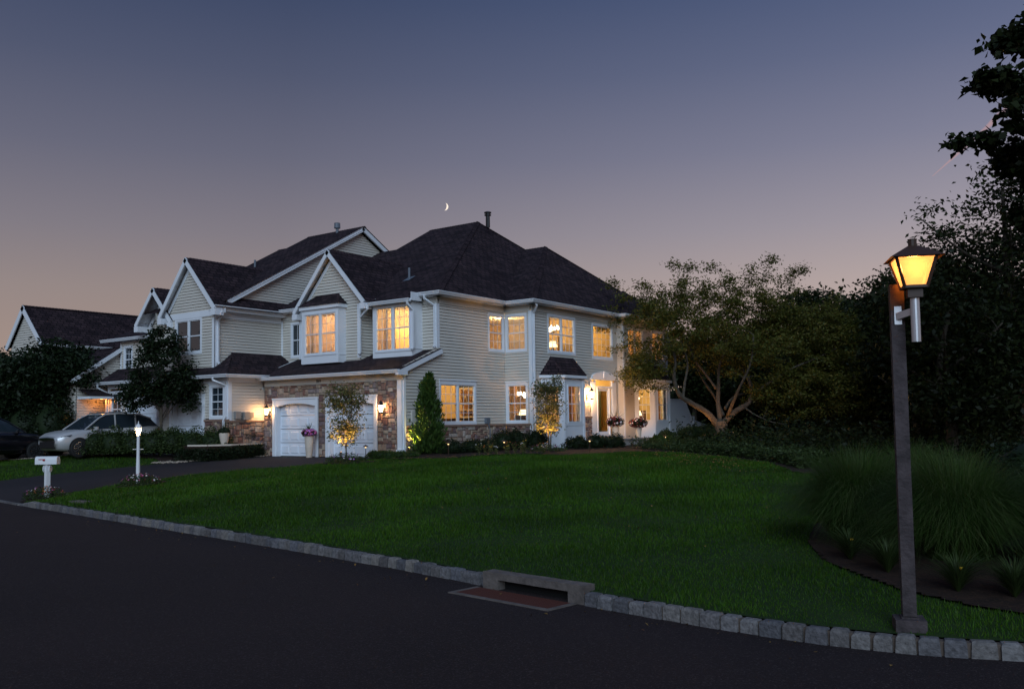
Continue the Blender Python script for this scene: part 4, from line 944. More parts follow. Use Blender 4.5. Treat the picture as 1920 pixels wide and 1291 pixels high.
    # side gable rake
    b=Each('rake_board',M_TRIM,H); A=Vector((-29.5,29.5,10.30)); L=Vector((-29.5,22.0,zf(22.0))); R=Vector((-29.5,32.2,zf(29.5)-2.7*s))
    n1=Vector((0,-s,1)).normalized(); bar(b,A-n1*.11,L-n1*.11,.08,.19,0,n1); n2=Vector((0,s,1)).normalized(); bar(b,A-n2*.11,R-n2*.11,.08,.19,0,n2)
    b=MB(); b.poly([(-29.72,21.9,6.0),(-29.44,21.9,6.0),(-29.44,29.5,10.15),(-29.72,29.5,10.15)]); b.build('rake_soffit',M_TRIM,H)
    # front gable
    def fg(ap,gl,gr,yb,ov):
        b=MB(); yr=ap[1]; rpoly(b,[(gr[0]+.03,yr,gr[2]),ap,(ap[0],yb,ap[2]),(gr[0]+.03,yb,gr[2])]); rpoly(b,[(gl[0]-.03,yr,gl[2]),ap,(ap[0],yb,ap[2]),(gl[0]-.03,yb,gl[2])]); cap(b,(ap[0],ap[1]+.2,ap[2]),(ap[0],yb,ap[2]),.1,.01,0,1.1); b.build('gable_roof',M_ROOF,H)
        b=Each('rake_board',M_TRIM,H)
        for e,sg in ((gl,-1),(gr,1)):
            a=Vector(ap); c=Vector((e[0],yr,e[2])); d=(c-a).normalized(); nn=Vector((-d.z,0,d.x)); nn=nn if nn.z>0 else -nn
            bar(b,a-nn*.095,c-nn*.095,.05,.17,0,nn); bar(b,a+Vector((0,ov-.05,-.3)),c+Vector((0,ov-.05,-.24)),.04,.14,0,nn); b.box(min(c.x-sg*.28,c.x),max(c.x-sg*.28,c.x),yr-.02,yr+ov+.05,c.z-.30,c.z-.06)
            q=Vector((0,ov,0)); o=Vector((0,0,-.05)); b.hexa([tuple(v) for v in (a+o,c+o,c+q+o,a+q+o,a+o*.4,c+o*.4,c+q+o*.4,a+q+o*.4)])
    fg((-31.2,21.3,7.92),(-33.05,21.3,5.66),(-29.25,21.3,5.78),26.,.33)
    fg((-33.75,21.5,6.98),(-35.05,21.5,5.5),(-32.4,21.5,5.5),23.5,.65)
    b=MB(); siding(b,FY(22.2),[(-34.9,4.0),(-32.8,4.0),(-32.8,5.6),(-33.75,6.7),(-34.9,5.4)]); b.build('gable_wall',M_SID,H)
    b=MB(); rpoly(b,[(-38.3,22.0,5.08),(-34.6,22.0,5.08),(-34.6,23.6,5.75),(-38.3,23.6,5.75)]); rpoly(b,[(-38.3,22.0,5.08),(-38.3,24,5.08),(-37.6,24,5.75),(-37.6,23.6,5.75)]); b.build('left_roof',M_ROOF,H)
    gutter(H,[(-38.4,21.98,5.1),(-34.7,21.98,5.1)])
    downspout(H,[(-29.27,21.75,5.77),(-29.27,21.75,5.62),(-29.64,21.72,5.3),(-29.64,21.72,3.7),(-29.55,21.72,3.6)])
    downspout(H,[(-28.95,20.98,3.04),(-28.95,20.98,2.93),(-28.62,21.33,2.72),(-28.62,21.33,1.55),(-28.72,21.3,1.4),(-28.72,21.3,.6)])
    downspout(H,[(-36.95,20.98,3.04),(-36.95,20.98,2.9),(-36.85,21.35,2.7),(-36.85,21.35,.3)])
    b=Each('meter_box',mat('meter_grey',(.22,.21,.20),.6),H); b.fbox(LS,21.62,21.86,0,.16,1.46,1.74); b.fbox(LS,21.98,22.24,0,.2,1.42,1.72); b.fbox(LS,22.3,22.5,0,.1,1.5,1.7)
    b=MB(); b.lathe((-31.0,29.3,10.1),[(.07,0),(.07,.28),(.15,.29),(.15,.33),(.14,.52),(.15,.53),(.04,.56)],10); b.build('flue_pipe',M_PIPE,H)
    b=MB(); b.tube([(-32.7,25.9,8.15),(-32.7,25.9,8.62)],.05,8); b.build('vent_pipe',M_PIPE,H)
neighbour()
def third_house():
    H=empty('townhouse',(-40,22,0),'third townhouse along, low garage wing and a porch lit orange','house')
    b=MB(); siding(b,FX(-37.4),[(20.3,.1),(22.3,.1),(22.3,4.65),(20.3,3.35)],[(21.85,22.05,.3,2.2)]); b.build('garage_wing_wall',M_SID,H)
    b=MB(); siding(b,FY(23.6),[(-44.5,.1),(-37.4,.1),(-37.4,4.9),(-44.5,4.9)]); siding(b,FX(-37.4),[(22.3,3.),(24,3.),(24,5),(22.3,5)]); b.build('front_wall',M_SID,H)
    b=MB(); rpoly(b,[(-37.2,20.0,3.25),(-37.2,22.3,4.78),(-43,22.3,4.78),(-43,20.0,3.25)]); b.poly([(-37.2,20.0,3.15),(-43,20.0,3.15),(-43,22.3,4.68),(-37.2,22.3,4.68)],1); b.build('garage_roof',[M_ROOF,M_TRIM],H)
    b=MB(); bar(b,(-37.18,20.0,3.17),(-37.18,22.3,4.70),.05,.16); b.build('rake_board',M_TRIM,H)
    b=MB(); rpoly(b,[(-37.35,20.3,2.85),(-36.3,20.3,2.55),(-36.3,21.4,2.55),(-37.35,21.4,2.85)]); b.box(-37.3,-36.3,20.3,21.35,2.42,2.52,1); b.build('porch_roof',[M_ROOF,M_TRIM],H)
    b=MB(); b.fbox(FX(-37.37),21.86,22.02,-.02,.0,.35,2.15); b.build('lit_sidelight',emis('lit_sidelight',(1,.5,.2),.9),H)
    b=MB(); siding(b,FY(20.3),[(-43,.1),(-37.4,.1),(-37.4,3.3),(-43,3.3)]); b.build('garage_wing_front',M_SID,H)
    lamp('porch_light',(-36.9,21.15,2.3),9,(1,.34,.07),.05,H)
third_house()
def fourth_house():
    H=empty('townhouse',(-45,24,0),'farthest townhouse with a steep front gable and long dark roof','house')
    X0,X1,YF=-46.0,-42.0,21.4; ap=(-44.05,21.2,7.12)
    b=MB(); siding(b,FY(YF),[(-45.5,0),(-42.4,0),(-42.4,4.9),(-44.0,6.9),(-45.5,5.1)]); b.build('gable_wall',M_SID,H)
    b=MB(); siding(b,FX(-42.4),[(YF,0),(27,0),(27,5.0),(YF,5.0)]); b.build('side_wall',M_SID,H)
    b=MB(); rpoly(b,[ap,(-44.05,27.3,7.12),(-42.1,27.3,5.15),(-42.1,21.2,5.15)]); rpoly(b,[ap,(-44.05,27.3,7.12),(-45.7,27.3,5.15),(-45.7,21.2,5.15)]); cap(b,ap,(-44.05,27.3,7.12),.12,0); b.build('main_roof',M_ROOF,H)
    b=Each('rake_board',M_TRIM,H)
    for e in ((-42.1,21.2,5.15),(-45.7,21.2,5.15)):
        a=Vector(ap); c=Vector(e); d=(c-a).normalized(); nn=Vector((-d.z,0,d.x)); nn=nn if nn.z>0 else -nn; bar(b,a-nn*.12,c-nn*.12,.05,.24,0,nn)
    gutter(H,[(-42.1,21.2,5.15),(-42.1,27.2,5.15)])
    b=MB(); b.poly([(-50,YF+6,0),(-36,YF+6,0),(-36,YF+6,5),(-50,YF+6,5)]); b.build('rear_wall',M_SID,H)
fourth_house()

# ------------------------------------------------------------------ white board fence
def fence():
    T=empty('board_fence',(-19.6,43,.1),'white vertical board fence stepping down behind the tree','fence')
    prof=lambda y:2.15 if y<42.35 else (2.15-(y-42.35)*1.25 if y<43.15 else (1.12-(y-43.15)*.17))
    b=MB(); y=40.42
    while y<45.5:
        b.box(-19.6,-19.575,y,y+.092,.05,prof(y)); y+=.1
    b.build('boards',M_WHITE,T)
    b=Each('cap_rail',M_WHITE,T); bar(b,(-19.585,40.4,2.17),(-19.585,42.35,2.17),.10,.05); bar(b,(-19.585,42.33,2.17),(-19.585,43.15,1.17),.10,.05); bar(b,(-19.585,43.1,1.15),(-19.585,45.55,.73),.10,.05); b.box(-19.66,-19.53,43.3,43.45,.1,1.32); b.box(-19.66,-19.5,45.3,45.55,.1,.42)
fence()

# ------------------------------------------------------------------ vegetation
def leaf_mesh(C,n_per,spread,size,rng,squash=.6,aspect=.45,up=.3,drop=0):
    """clusters of folded leaves around centres C (k,3); returns V,F"""
    k=len(C); n=k*n_per
    P=np.repeat(C,n_per,0)+rng.normal(0,1,(n,3))*np.array([spread,spread,spread*squash])
    d=rng.normal(0,1,(n,3)); d[:,2]=d[:,2]*.6-drop; d/=np.linalg.norm(d,axis=1)[:,None]
    u=rng.normal(0,1,(n,3)); u[:,2]+=up*3; s=np.cross(d,u); s/=np.linalg.norm(s,axis=1)[:,None]+1e-9
    L=size*rng.uniform(.65,1.25,(n,1)); w=L*aspect
    nn=np.cross(s,d)*L*.12
    a=P; m1=P+d*L*.45+s*w*.5+nn; m2=P+d*L*.45-s*w*.5+nn; t=P+d*L
    V=np.stack([a,m1,t,m2],1).reshape(-1,3); F=np.arange(4*n).reshape(n,4)
    return V,F
def grow(rng,base,limbs,tips,r0,power=.5,sway=.15,minr=.006):
    """skeleton: start from given limb polylines, attach every tip to the nearest node by a curved twig"""
    b=MB(); nodes_=[];rads=[]
    for pts,ra,rb in limbs:
        pts=[np.array(p,float) for p in pts]; Q=[];k=4
        for i in range(len(pts)-1):
            p0=pts[max(i-1,0)];p1=pts[i];p2=pts[i+1];p3=pts[min(i+2,len(pts)-1)]
            for t in np.arange(k)/k:
                Q.append(.5*((2*p1)+(-p0+p2)*t+(2*p0-5*p1+4*p2-p3)*t*t+(-p0+3*p1-3*p2+p3)*t**3))
        Q.append(pts[-1]); m=len(Q); R=[ra+(rb-ra)*(i/(m-1))**.8 for i in range(m)]
        R=[r*(1+.07*math.sin(i*2.3)) for i,r in enumerate(R)]
        b.tube([tuple(q) for q in Q],R,10 if ra>.05 else 6)
        nodes_+=Q; rads+=R
    N=list(nodes_); RR=list(rads); order=sorted(range(len(tips)),key=lambda i:min(np.linalg.norm(tips[i]-q) for q in nodes_))
    A=np.array(N); RA=np.array(RR); cent=[]
    for i in order:
        t=tips[i]; d=np.linalg.norm(A-t,axis=1)+np.maximum(0,(A[:,2]-t[2]))*.9; j=int(np.argmin(d)); p=A[j]; L=np.linalg.norm(t-p)
        if L<.05: continue
        k=max(3,min(8,int(L/.25)+2)); mid=(p+t)/2+rng.normal(0,sway*L,3)*.6; mid[2]+=.12*L
        Q=[(1-s)**2*p+2*s*(1-s)*mid+s*s*t for s in np.linspace(0,1,k)]
        r=min(RA[j]*.72,.010+.013*L+.004); R=[max(minr,r*(1-.8*s)) for s in np.linspace(0,1,k)]
        b.tube([tuple(q) for q in Q],R,5 if r>.02 else 3,cap=False)
        A=np.vstack([A,Q[1:]]); RA=np.append(RA,R[1:])
        for s in np.linspace(.35,1,max(3,int(L/.22))): cent.append((1-s)**2*p+2*s*(1-s)*mid+s*s*t)
    return b,np.array(cent)
def tree(name,base,label,cat,limbs,tips,leafm,size,n_per,spread,seed,group=None,squash=.6,aspect=.45,drop=.2,barkm=None,extra=None,minr=.006):
    rng=np.random.default_rng(seed); T=empty(name,base,label,cat,group)
    b,C=grow(rng,base,[(p_,a_*(.86 if name=='cherry_tree' else 1),c_) for p_,a_,c_ in limbs],tips,.1,minr=minr); b.build('trunk',barkm or M_BARK,T,smooth=True)
    if extra is not None: C=np.vstack([C,extra])
    V,F=leaf_mesh(C,n_per,spread,size,rng,squash,aspect,drop=drop); npmesh('crown',V,F,leafm,T)
    return T
def ell_tips(rng,ells,n,shell=.55,zmin=None):
    """points in a union of ellipsoids, biased to the outside"""
    out=[]; vol=np.array([e[1][0]*e[1][1]*e[1][2] for e in ells])**.7; vol/=vol.sum()
    for i in range(n):
        c,r=ells[rng.choice(len(ells),p=vol)]; v=rng.normal(0,1,3); v/=np.linalg.norm(v)
        p=np.array(c)+v*np.array(r)*rng.uniform(shell,1)**.6
        if zmin is not None and p[2]<zmin: p[2]=zmin+rng.uniform(0,.5)
        out.append(p)
    return out

# view-facing horizontal axis used only to lay out limbs of trees seen from the road
def cherry():
    rng=np.random.default_rng(21); B=np.array([-15.9,38.1,.12]); r=np.array([.81,.585,0]); f=np.array([-.585,.81,0])
    P=lambda a,z,d=0: B+r*a+f*d+np.array([0,0,z])
    LB=[([P(0,-.1),P(.02,.5),P(.02,.95)],.36,.29),
     ([P(-.1,.75),P(-.65,1.35,-.2),P(-1.35,1.75,-.5),P(-1.95,2.15,-.8),P(-2.2,2.9,-1.),P(-2.15,3.7,-1.1),P(-2.5,4.6,-1.3)],.19,.05),
     ([P(-1.8,1.95,-.75),P(-1.65,2.7,-.6),P(-1.45,3.6,-.3),P(-1.7,4.7,0)],.085,.03),
     ([P(0,.85),P(-.05,1.7,.1),P(.02,2.6,.2),P(.15,3.4,.5),P(.6,4.6,.7),P(.7,5.8,.9)],.14,.035),
     ([P(-.1,2.4,.15),P(-.6,3.1,.1),P(-1.1,3.7,-.2),P(-1.4,4.6,-.1)],.075,.03),
     ([P(.12,.85),P(.6,1.35,-.2),P(1.2,1.75,-.4),P(1.35,2.3,-.4),P(1.2,2.9,-.3),P(1.05,3.4,0),P(1.5,4.2,.3),P(2.1,5.2,.5)],.17,.04),
     ([P(1.3,2.05,-.4),P(2.1,2.6,-.5),P(3.0,3.2,-.9),P(4.2,3.7,-1.),P(5.4,4.3,-1.2)],.085,.025),
     ([P(.3,1.5,.3),P(.75,2.0,.6),P(1.5,2.2,.9),P(2.6,2.1,1.),P(3.6,1.6,.8),P(4.7,1.2,.6)],.08,.02),
     ([P(.95,1.6,-.3),P(1.4,1.2,-.7),P(2.0,.9,-.9),P(2.7,.75,-1.)],.05,.012),
     ([P(.2,1.2,.3),P(.1,2.0,1.2),P(-.4,3.2,2.2),P(-.6,4.6,2.6)],.11,.03),
     ([P(.3,1.2,-.2),P(.5,2.2,-1.2),P(.9,3.4,-2.),P(1.0,4.6,-2.2)],.10,.03)]
    E=[(P(-2.7,4.9,-.6),(2.0,2.0,1.7)),(P(-1.8,6.3,0),(1.9,1.8,1.4)),(P(.2,6.1,.2),(2.1,2.,1.6)),(P(2.2,6.4,.5),(1.9,1.9,1.5)),(P(3.9,4.9,0),(2.3,2.,1.3)),(P(5.4,3.4,-.3),(2.1,1.9,1.7)),(P(3.6,2.2,-.5),(2.8,2.1,1.3)),(P(-.6,4.6,-1.2),(2.2,1.6,1.2)),(P(1.3,3.9,-1.2),(2.2,1.5,1.3)),(P(-3.6,3.1,-1.3),(1.1,1.1,1.0)),(P(5.8,1.9,0),(1.6,1.6,1.1)),(P(.8,4.5,1.5),(3,1.5,1.5))]
    tips=ell_tips(rng,E[:3]+E[3:]+E[4:7]+E[4:7]+E[9:],1500,.1)
    # long reaching shoots on the outline
    for a,z in ((-4.7,7.3),(-4.2,6.6),(-2.0,7.9),(-1.2,8.05),(-.2,7.9),(1.9,8.0),(2.6,8.15),(3.4,7.7),(3.9,7.6),(4.9,6.3),(5.4,6.0),(6.9,2.5),(7.2,3.1),(6.6,3.6),(-4.6,4.0),(-5.0,5.2),(-4.9,5.9),(-4.3,2.9),(0.7,7.4),(-3.2,7.2),(5.9,4.9)):
        for _ in range(3): tips.append(P(a+rng.normal(0,.2),z+rng.normal(0,.15),rng.normal(0,.6)))
    tree('cherry_tree',tuple(B),'spreading old cherry tree with lit twisting limbs at the end of the house','tree',LB,tips,M_LMAIN,.14,21,.19,22,squash=.5,aspect=.42)
cherry()
def generic_tree(name,base,h,rad,label,seed,leafm,size,n_per,ntips,spread=.3,cz=.62,group='trees of the dark wood behind the lawn',trunk=.2,low=.25,ry=None,cat='tree'):
    rng=np.random.default_rng(seed); B=np.array(base,float); z=lambda t:B+np.array([0,0,h*t])
    j=lambda s:np.array([*rng.normal(0,s,2),0])
    LB=[([B-np.array([0,0,.2]),z(.2)+j(.1*rad/3),z(.45)+j(.2*rad/3),z(.8)+j(.3*rad/3)],trunk,trunk*.25)]
    for k in range(6):
        a=k*1.05+rng.uniform(0,1); q=rng.uniform(.5,.8)*rad; s=rng.uniform(low,.6)
        LB.append(([z(s),z(s+.08)+np.array([math.cos(a),math.sin(a),0])*q*.5,z(s+.2)+np.array([math.cos(a),math.sin(a),0])*q],trunk*.4,trunk*.1))
    E=[(z(cz)+j(rad*.1),(rad*.75,(ry or rad)*.75,h*.33))]
    for k in range(7):
        a=k*.9+rng.uniform(0,.6); q=rng.uniform(.35,.6)*rad; s=rng.uniform(low+.08,.85); E.append((z(s)+np.array([math.cos(a)*q,math.sin(a)*q,0]),(rad*rng.uniform(.35,.5),)*2+(h*rng.uniform(.08,.14),)))
    return tree(name,base,label,cat,LB,ell_tips(rng,E,ntips,.35,B[2]+h*low*.7),leafm,size,n_per,spread,seed+1,group,squash=.5,aspect=.5)
def woods():
    L=[((-24.4,54.5),6.6,3.2,'low round tree behind the far corner of the house'),((-21.5,57),6.9,3.6,'broad dark tree seen through the cherry crown'),((-17.6,52),6.4,3.6,'dark tree just right of the cherry trunk, in the wood'),
       ((-14.5,50),8.3,3.6,'tall wood tree rising beyond the cherry at its right side'),((-11.2,46),8.2,3.6,'dark rounded tree half way between cherry and street lamp'),((-8.6,42),8.0,3.3,'dark tree standing left of the street lamp post'),
       ((-6.6,38.5),8.4,3.4,'tree directly behind the street lamp'),((-3.9,36),11.5,4.0,'tall dark tree just right of the street lamp'),((-.6,33.0),14.,4.6,'tallest wood tree at the right edge'),
       ((-9.8,52),9.0,4,'rear wood tree filling the gap left of the lamp'),((-4,48),12.5,4.5,'rear wood tree filling the gap right of the lamp'),((-5.2,30.0),5.8,2.8,'low leafy tree in shade behind the fountain grass')]
    for i,((x,y),h,r,lab) in enumerate(L):
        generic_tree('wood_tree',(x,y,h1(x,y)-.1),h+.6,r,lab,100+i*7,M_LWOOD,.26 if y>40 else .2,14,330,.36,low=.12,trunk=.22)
    # near maple reaching in from the right
    rng=np.random.default_rng(77); B=np.array([1.0,19.5,-.5]); 
    LB=[([B,B+(-.1,0,2.5),B+(.1,.1,5.5),B+(0,0,9),B+(.1,0,12.5)],.30,.08)]
    D=[(-3.4,.3,9.2,7.6),(-3.2,-.3,8.0,6.3),(-3.6,.2,6.9,5.2),(-2.7,.1,10.9,9.2),(-2.2,.4,12.2,10.6),(-2.9,.5,5.4,4.2),(-2.1,-.6,4.4,3.4)]
    E=[]
    for dx,dy,z1,z0 in D:
        LB.append(([B+(0,0,z0),B+(dx*.45,dy,(z0+z1)/2+.3),B+(dx*.9,dy,z1)],.09,.02))
        for t,rr in ((.55,.9),(.8,.72),(1.0,.42)): E.append((B+(dx*t,dy+rng.normal(0,.3),z0+(z1-z0)*t+.1),(rr,rr*1.1,.36*rr+.08)))
    E.append((B+(-.3,0,8.5),(1.5,2,4))); E.append((B+(-.6,0,11.5),(1.1,1.5,1.6))); E.append((B+(-1.2,0,5.),(1.5,1.6,1.0))); E.append((B+(-1.6,0,7.),(1.7,1.6,1.2))); E.append((B+(-1.7,.3,3.6),(1.0,1.2,.9)))
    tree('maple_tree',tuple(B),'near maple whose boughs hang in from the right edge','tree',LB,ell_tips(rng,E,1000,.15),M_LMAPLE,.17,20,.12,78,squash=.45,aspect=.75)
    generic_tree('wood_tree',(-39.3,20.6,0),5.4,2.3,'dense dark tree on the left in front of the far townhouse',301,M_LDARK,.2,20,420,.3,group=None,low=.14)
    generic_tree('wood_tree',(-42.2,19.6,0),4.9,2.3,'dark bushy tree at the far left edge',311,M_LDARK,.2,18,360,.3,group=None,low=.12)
    rng=np.random.default_rng(90); B=np.array([-31.3,20.35,.12])
    LB=[([B,B+(0,0,.9),B+(.02,0,1.5),B+(0,0,2.6),B+(0,0,3.9)],.075,.03)]
    for k in range(7):
        a=k*.9; LB.append(([B+(0,0,1.2+.1*k),B+(math.cos(a)*.5,math.sin(a)*.5,1.8+.12*k),B+(math.cos(a)*.95,math.sin(a)*.95,2.4+.14*k)],.03,.01))
    E=[(B+(0,0,3.1),(1.15,1.15,1.25)),(B+(-.6,-.3,2.3),(.9,.9,.7)),(B+(.6,.4,2.4),(.85,.85,.7)),(B+(.1,0,4.0),(.7,.7,.7)),(B+(.95,.65,2.6),(.5,.5,.5)),(B+(-1.0,-.7,2.0),(.5,.5,.5)),(B+(.9,.6,1.75),(.35,.3,.25))]
    E=[(B+(np.array(c)-B)*np.array([.98,.98,1.08]),tuple(np.array(r)*.98)) for c,r in E]
    tree('street_tree',tuple(B),'round leafy tree between the hedge and the silver car','tree',LB,ell_tips(rng,E,420,.35),M_LDARK,.12,11,.14,91,aspect=.6)
woods()
def small_tree(base,h,rx,stems,label,seed,leafm,ntips,size,n_per=5,zlow=.25):
    rng=np.random.default_rng(seed); B=np.array(base,float); LB=[]
    for k in range(stems):
        a=k*2.4; o=np.array([math.cos(a),math.sin(a),0]); LB.append(([B+o*.04,B+o*.10*(stems>1)+(0,0,h*.3),B+o*rx*.3+(0,0,h*.6),B+o*rx*.35+(0,0,h*.93)],.03,.008))
    E=[(B+(0,0,h*.62),(rx*.9,rx*.9,h*.30)),(B+(-rx*.35,-.1,h*.8),(rx*.5,rx*.5,h*.17)),(B+(rx*.3,.1,h*.82),(rx*.5,rx*.5,h*.16)),(B+(0,0,h*.35),(rx*.75,rx*.75,h*.14))]
    return tree('small_tree',tuple(B),label,'small tree',LB,ell_tips(rng,E,ntips,.2),leafm,size,n_per,.085,seed+1,drop=.35,aspect=.55,minr=.0035,squash=.8)
small_tree((-21.42,20.6,-.06),2.72,.82,1,'young tree lit from below in front of the right garage door',401,M_LYOUNG,270,.085)
small_tree((-18.15,27.6,.1),2.85,.72,4,'multi stem young tree lit from below in front of the near bay window',411,M_LYOUNG,290,.085)
def shrub(name,c,r,label,leafm,size,n,seed,group=None,cat='shrub',rough=.12,base=None):
    """solid leafy mound: leaves scattered through an ellipsoid shell plus dark core twigs"""
    rng=np.random.default_rng(seed); v=rng.normal(0,1,(n,3)); v/=np.linalg.norm(v,axis=1)[:,None]; v[:,2]=np.abs(v[:,2])*1.0-.15
    lump=1+rough*np.sin(v[:,0]*5+seed)*np.cos(v[:,1]*4+seed*2)+rough*.6*np.sin(v[:,2]*9+v[:,0]*7)
    C=v*np.array(r)*(lump*rng.uniform(.82,1.03,n))[:,None]+np.array(c)
    T=empty(name,(c[0],c[1],base if base is not None else h1(c[0],c[1])),label,cat,group)
    V,F=leaf_mesh(C,1,.01,size,rng,1,.5,.3); npmesh('foliage',V,F,leafm,T)
    b=MB(); 
    for k in range(7):
        a=k*.9; b.tube([(c[0],c[1],c[2]-.2),(c[0]+math.cos(a)*r[0]*.4,c[1]+math.sin(a)*r[1]*.4,c[2]+r[2]*.3),(c[0]+math.cos(a)*r[0]*.65,c[1]+math.sin(a)*r[1]*.65,c[2]+r[2]*.55)],[.02,.012,.005],4,cap=False)
    b.build('stems',M_BARK,T)
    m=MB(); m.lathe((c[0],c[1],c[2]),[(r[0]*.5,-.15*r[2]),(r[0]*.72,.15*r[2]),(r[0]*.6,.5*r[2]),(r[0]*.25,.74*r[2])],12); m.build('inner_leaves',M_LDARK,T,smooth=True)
    return T
def arborvitae():
    rng=np.random.default_rng(501); B=np.array([-20.62,23.75,.1]); T=empty('arborvitae',tuple(B),'tall pointed evergreen at the corner, lit yellow from its left foot','evergreen')
    n=5200; t=rng.uniform(0,1,n)**1.1; z=t*2.72; rr=.56*(1-t)**.62*np.clip(.55+t*4,0,1)*(1+.18*np.sin(t*23+rng.uniform(0,6,n)*.3)); a=rng.uniform(0,2*np.pi,n); rad=rr*np.sqrt(rng.uniform(.25,1.05,n))
    rad*=1+.30*np.sin(a*3+z*4)+.20*np.sin(a*5-z*7.3)
    C=B+np.stack([np.cos(a)*rad+.04*np.sin(z*3),np.sin(a)*rad,z+.03],-1)
    d=np.stack([np.cos(a)*.6,np.sin(a)*.6,np.full(n,1.)],-1)+rng.normal(0,.28,(n,3)); d/=np.linalg.norm(d,axis=1)[:,None]
    s=np.cross(d,rng.normal(0,1,(n,3))); s/=np.linalg.norm(s,axis=1)[:,None]; L=rng.uniform(.08,.21,(n,1)); w=L*.18
    V=np.stack([C,C+d*L*.4+s*w,C+d*L,C+d*L*.4-s*w],1).reshape(-1,3)
    # a few loose side sprays near the ground, towards the spotlight
    npmesh('foliage',V,np.arange(4*n).reshape(n,4),M_LARB,T)
    n=420; k=rng.integers(0,9,n); ang=3.4+(k%3)*.35; tt=rng.uniform(.15,1,n); el=.55+(k//3)*.3
    C=B+np.stack([np.cos(ang)*tt*.85-.0,np.sin(ang)*tt*.55,.15+tt*el*.9],-1)+rng.normal(0,.035,(n,3)); d=np.stack([np.cos(ang)*.8,np.sin(ang)*.5,el+.3],-1)+rng.normal(0,.3,(n,3)); d/=np.linalg.norm(d,axis=1)[:,None]
    s=np.cross(d,rng.normal(0,1,(n,3))); s/=np.linalg.norm(s,axis=1)[:,None]; L=rng.uniform(.06,.12,(n,1)); w=L*.22
    npmesh('side_spray',np.stack([C,C+d*L*.4+s*w,C+d*L,C+d*L*.4-s*w],1).reshape(-1,3),np.arange(4*n).reshape(n,4),M_LARB,T)
    b=MB(); b.tube([tuple(B),tuple(B+(0,0,2.3))],[.05,.012],6); b.build('trunk',M_BARK,T)
arborvitae()
def plantings():
    # rounded shrubs under the double window
    for i,(x,y,r,lab) in enumerate(((-19.95,24.15,.50,'left dark round shrub right of the pointed evergreen'),(-19.75,25.1,.50,'middle one of the three dark round shrubs by the stone base'),(-20.0,26.3,.50,'right one of the three dark round shrubs by the stone base'))):
        shrub('round_shrub',(x,y,.22),(r,r,.42),lab,M_LDARK,.055,2600,520+i,'clipped round shrubs by the stone base')
    for i,(x,y,h,lab) in enumerate(((-20.15,27.5,.62,'tall dark shrub below the wall meter'),(-20.1,28.25,.66,'dark upright shrub beside the multi stem tree'),(-19.3,28.5,.66,'upright dark shrub right under the ground floor corner window'))):
        shrub('upright_shrub',(x,y,.3),(.5,.5,h),lab,M_LDARK,.07,2400,540+i,'upright shrubs under the corner window',rough=.2)
    # low golden hedge by the garage corner
    for i,(x,y) in enumerate(((-22.15,22.62),(-21.75,22.56),(-21.35,22.55),(-20.95,22.65),(-20.58,22.75))):
        shrub('low_shrub',(x,y,.07),(.30,.27,.24),('low yellow green shrub at the garage corner, number %s from the path light'%('one','two','three','four','five')[i]) if 0 else ('low shrub beside the mushroom path light','low shrub second from the path light','low shrub in front of the white corner board','low shrub fourth from the path light','low shrub nearest the pointed evergreen')[i],M_LARB,.045,1100,560+i,'low golden shrubs along the garage corner')
    # foundation shrubs at bay and porch
    for i,(x,y,r,h,lab) in enumerate(((-18.2,29.6,.48,.42,'dark spiky shrub in front of the bay panel'),(-17.85,30.5,.5,.46,'dark spiky shrub left of the porch steps'),(-17.55,31.3,.48,.44,'dark shrub touching the left end of the porch'),(-17.2,34.3,.35,.30,'small bright shrub in front of the porch'),(-17.25,35.3,.32,.26,'small green shrub beside the porch step'),(-18.3,37.6,.5,.45,'shrub under the far bay window'),(-18.0,39.4,.7,.62,'leafy shrub at the far corner of the house'))):
        shrub('foundation_shrub',(x,y,h1(x,y)+.12),(r,r,h),lab,(M_LARB if i in(3,4) else M_LDARK if i<3 else M_LSHRUB),.08,1700,580+i,'shrubs along the front of the house',rough=.25)
    shrub('boxwood_shrub',(-17.8,41.3,.35),(1.0,.9,.62),'broad clipped shrub in front of the white fence',M_LSHRUB,.07,4200,600,rough=.1)
    for i,(x,y,lab) in enumerate(((-14.7,36.3,'feathery shrub just right of the cherry trunk'),(-13.2,34.6,'feathery shrub farther right of the cherry trunk'),(-12.0,33.0,'low feathery shrub at the edge of the dark wood'))):
        shrub('feathery_shrub',(x,y,.15),(.85,.75,.55),lab,M_LSHRUB,.12,1700,610+i,'feathery shrubs right of the cherry',rough=.25)
    # ground cover, one mass
    rng=np.random.default_rng(620); n=26000; t=rng.uniform(0,1,n)
    ex=np.interp(t,[0,.2,.4,.6,.8,1],[-16.4,-13.9,-12.2,-10.6,-8.9,-7.1]); ey=np.interp(t,[0,.2,.4,.6,.8,1],[30.5,28.6,27.5,26.3,24.5,21.7])
    w=rng.uniform(0,1,n)**1.2*np.interp(t,[0,.5,1],[6.0,4.0,1.0]); x=ex+w*.35; y=ey+w*.95
    z=hgt(x,y)+rng.uniform(.05,.34,n)*(1+.3*np.sin(x*3)*np.sin(y*2.3)); C=np.stack([x,y,z],-1)
    V,F=leaf_mesh(C,1,.05,.11,rng,1,.35,.2); tag(npmesh('ground_cover',V,F,M_LSHRUB),'low leafy ground cover along the edge of the lawn','ground cover',kind='stuff')
    # shaded understorey, one mass
    n=60000; x=rng.uniform(-14,6,n); y=rng.uniform(22,44,n); k=(y>21+(x+6)*-.9)&(y>20)&(x*.6+y>20.5)&~((x<-4)&(y<22.5)); x,y=x[k],y[k]; z=hgt(x,y)+rng.uniform(0,1,len(x))**1.5*(.8+.6*np.sin(x*1.3)*np.cos(y*.9))
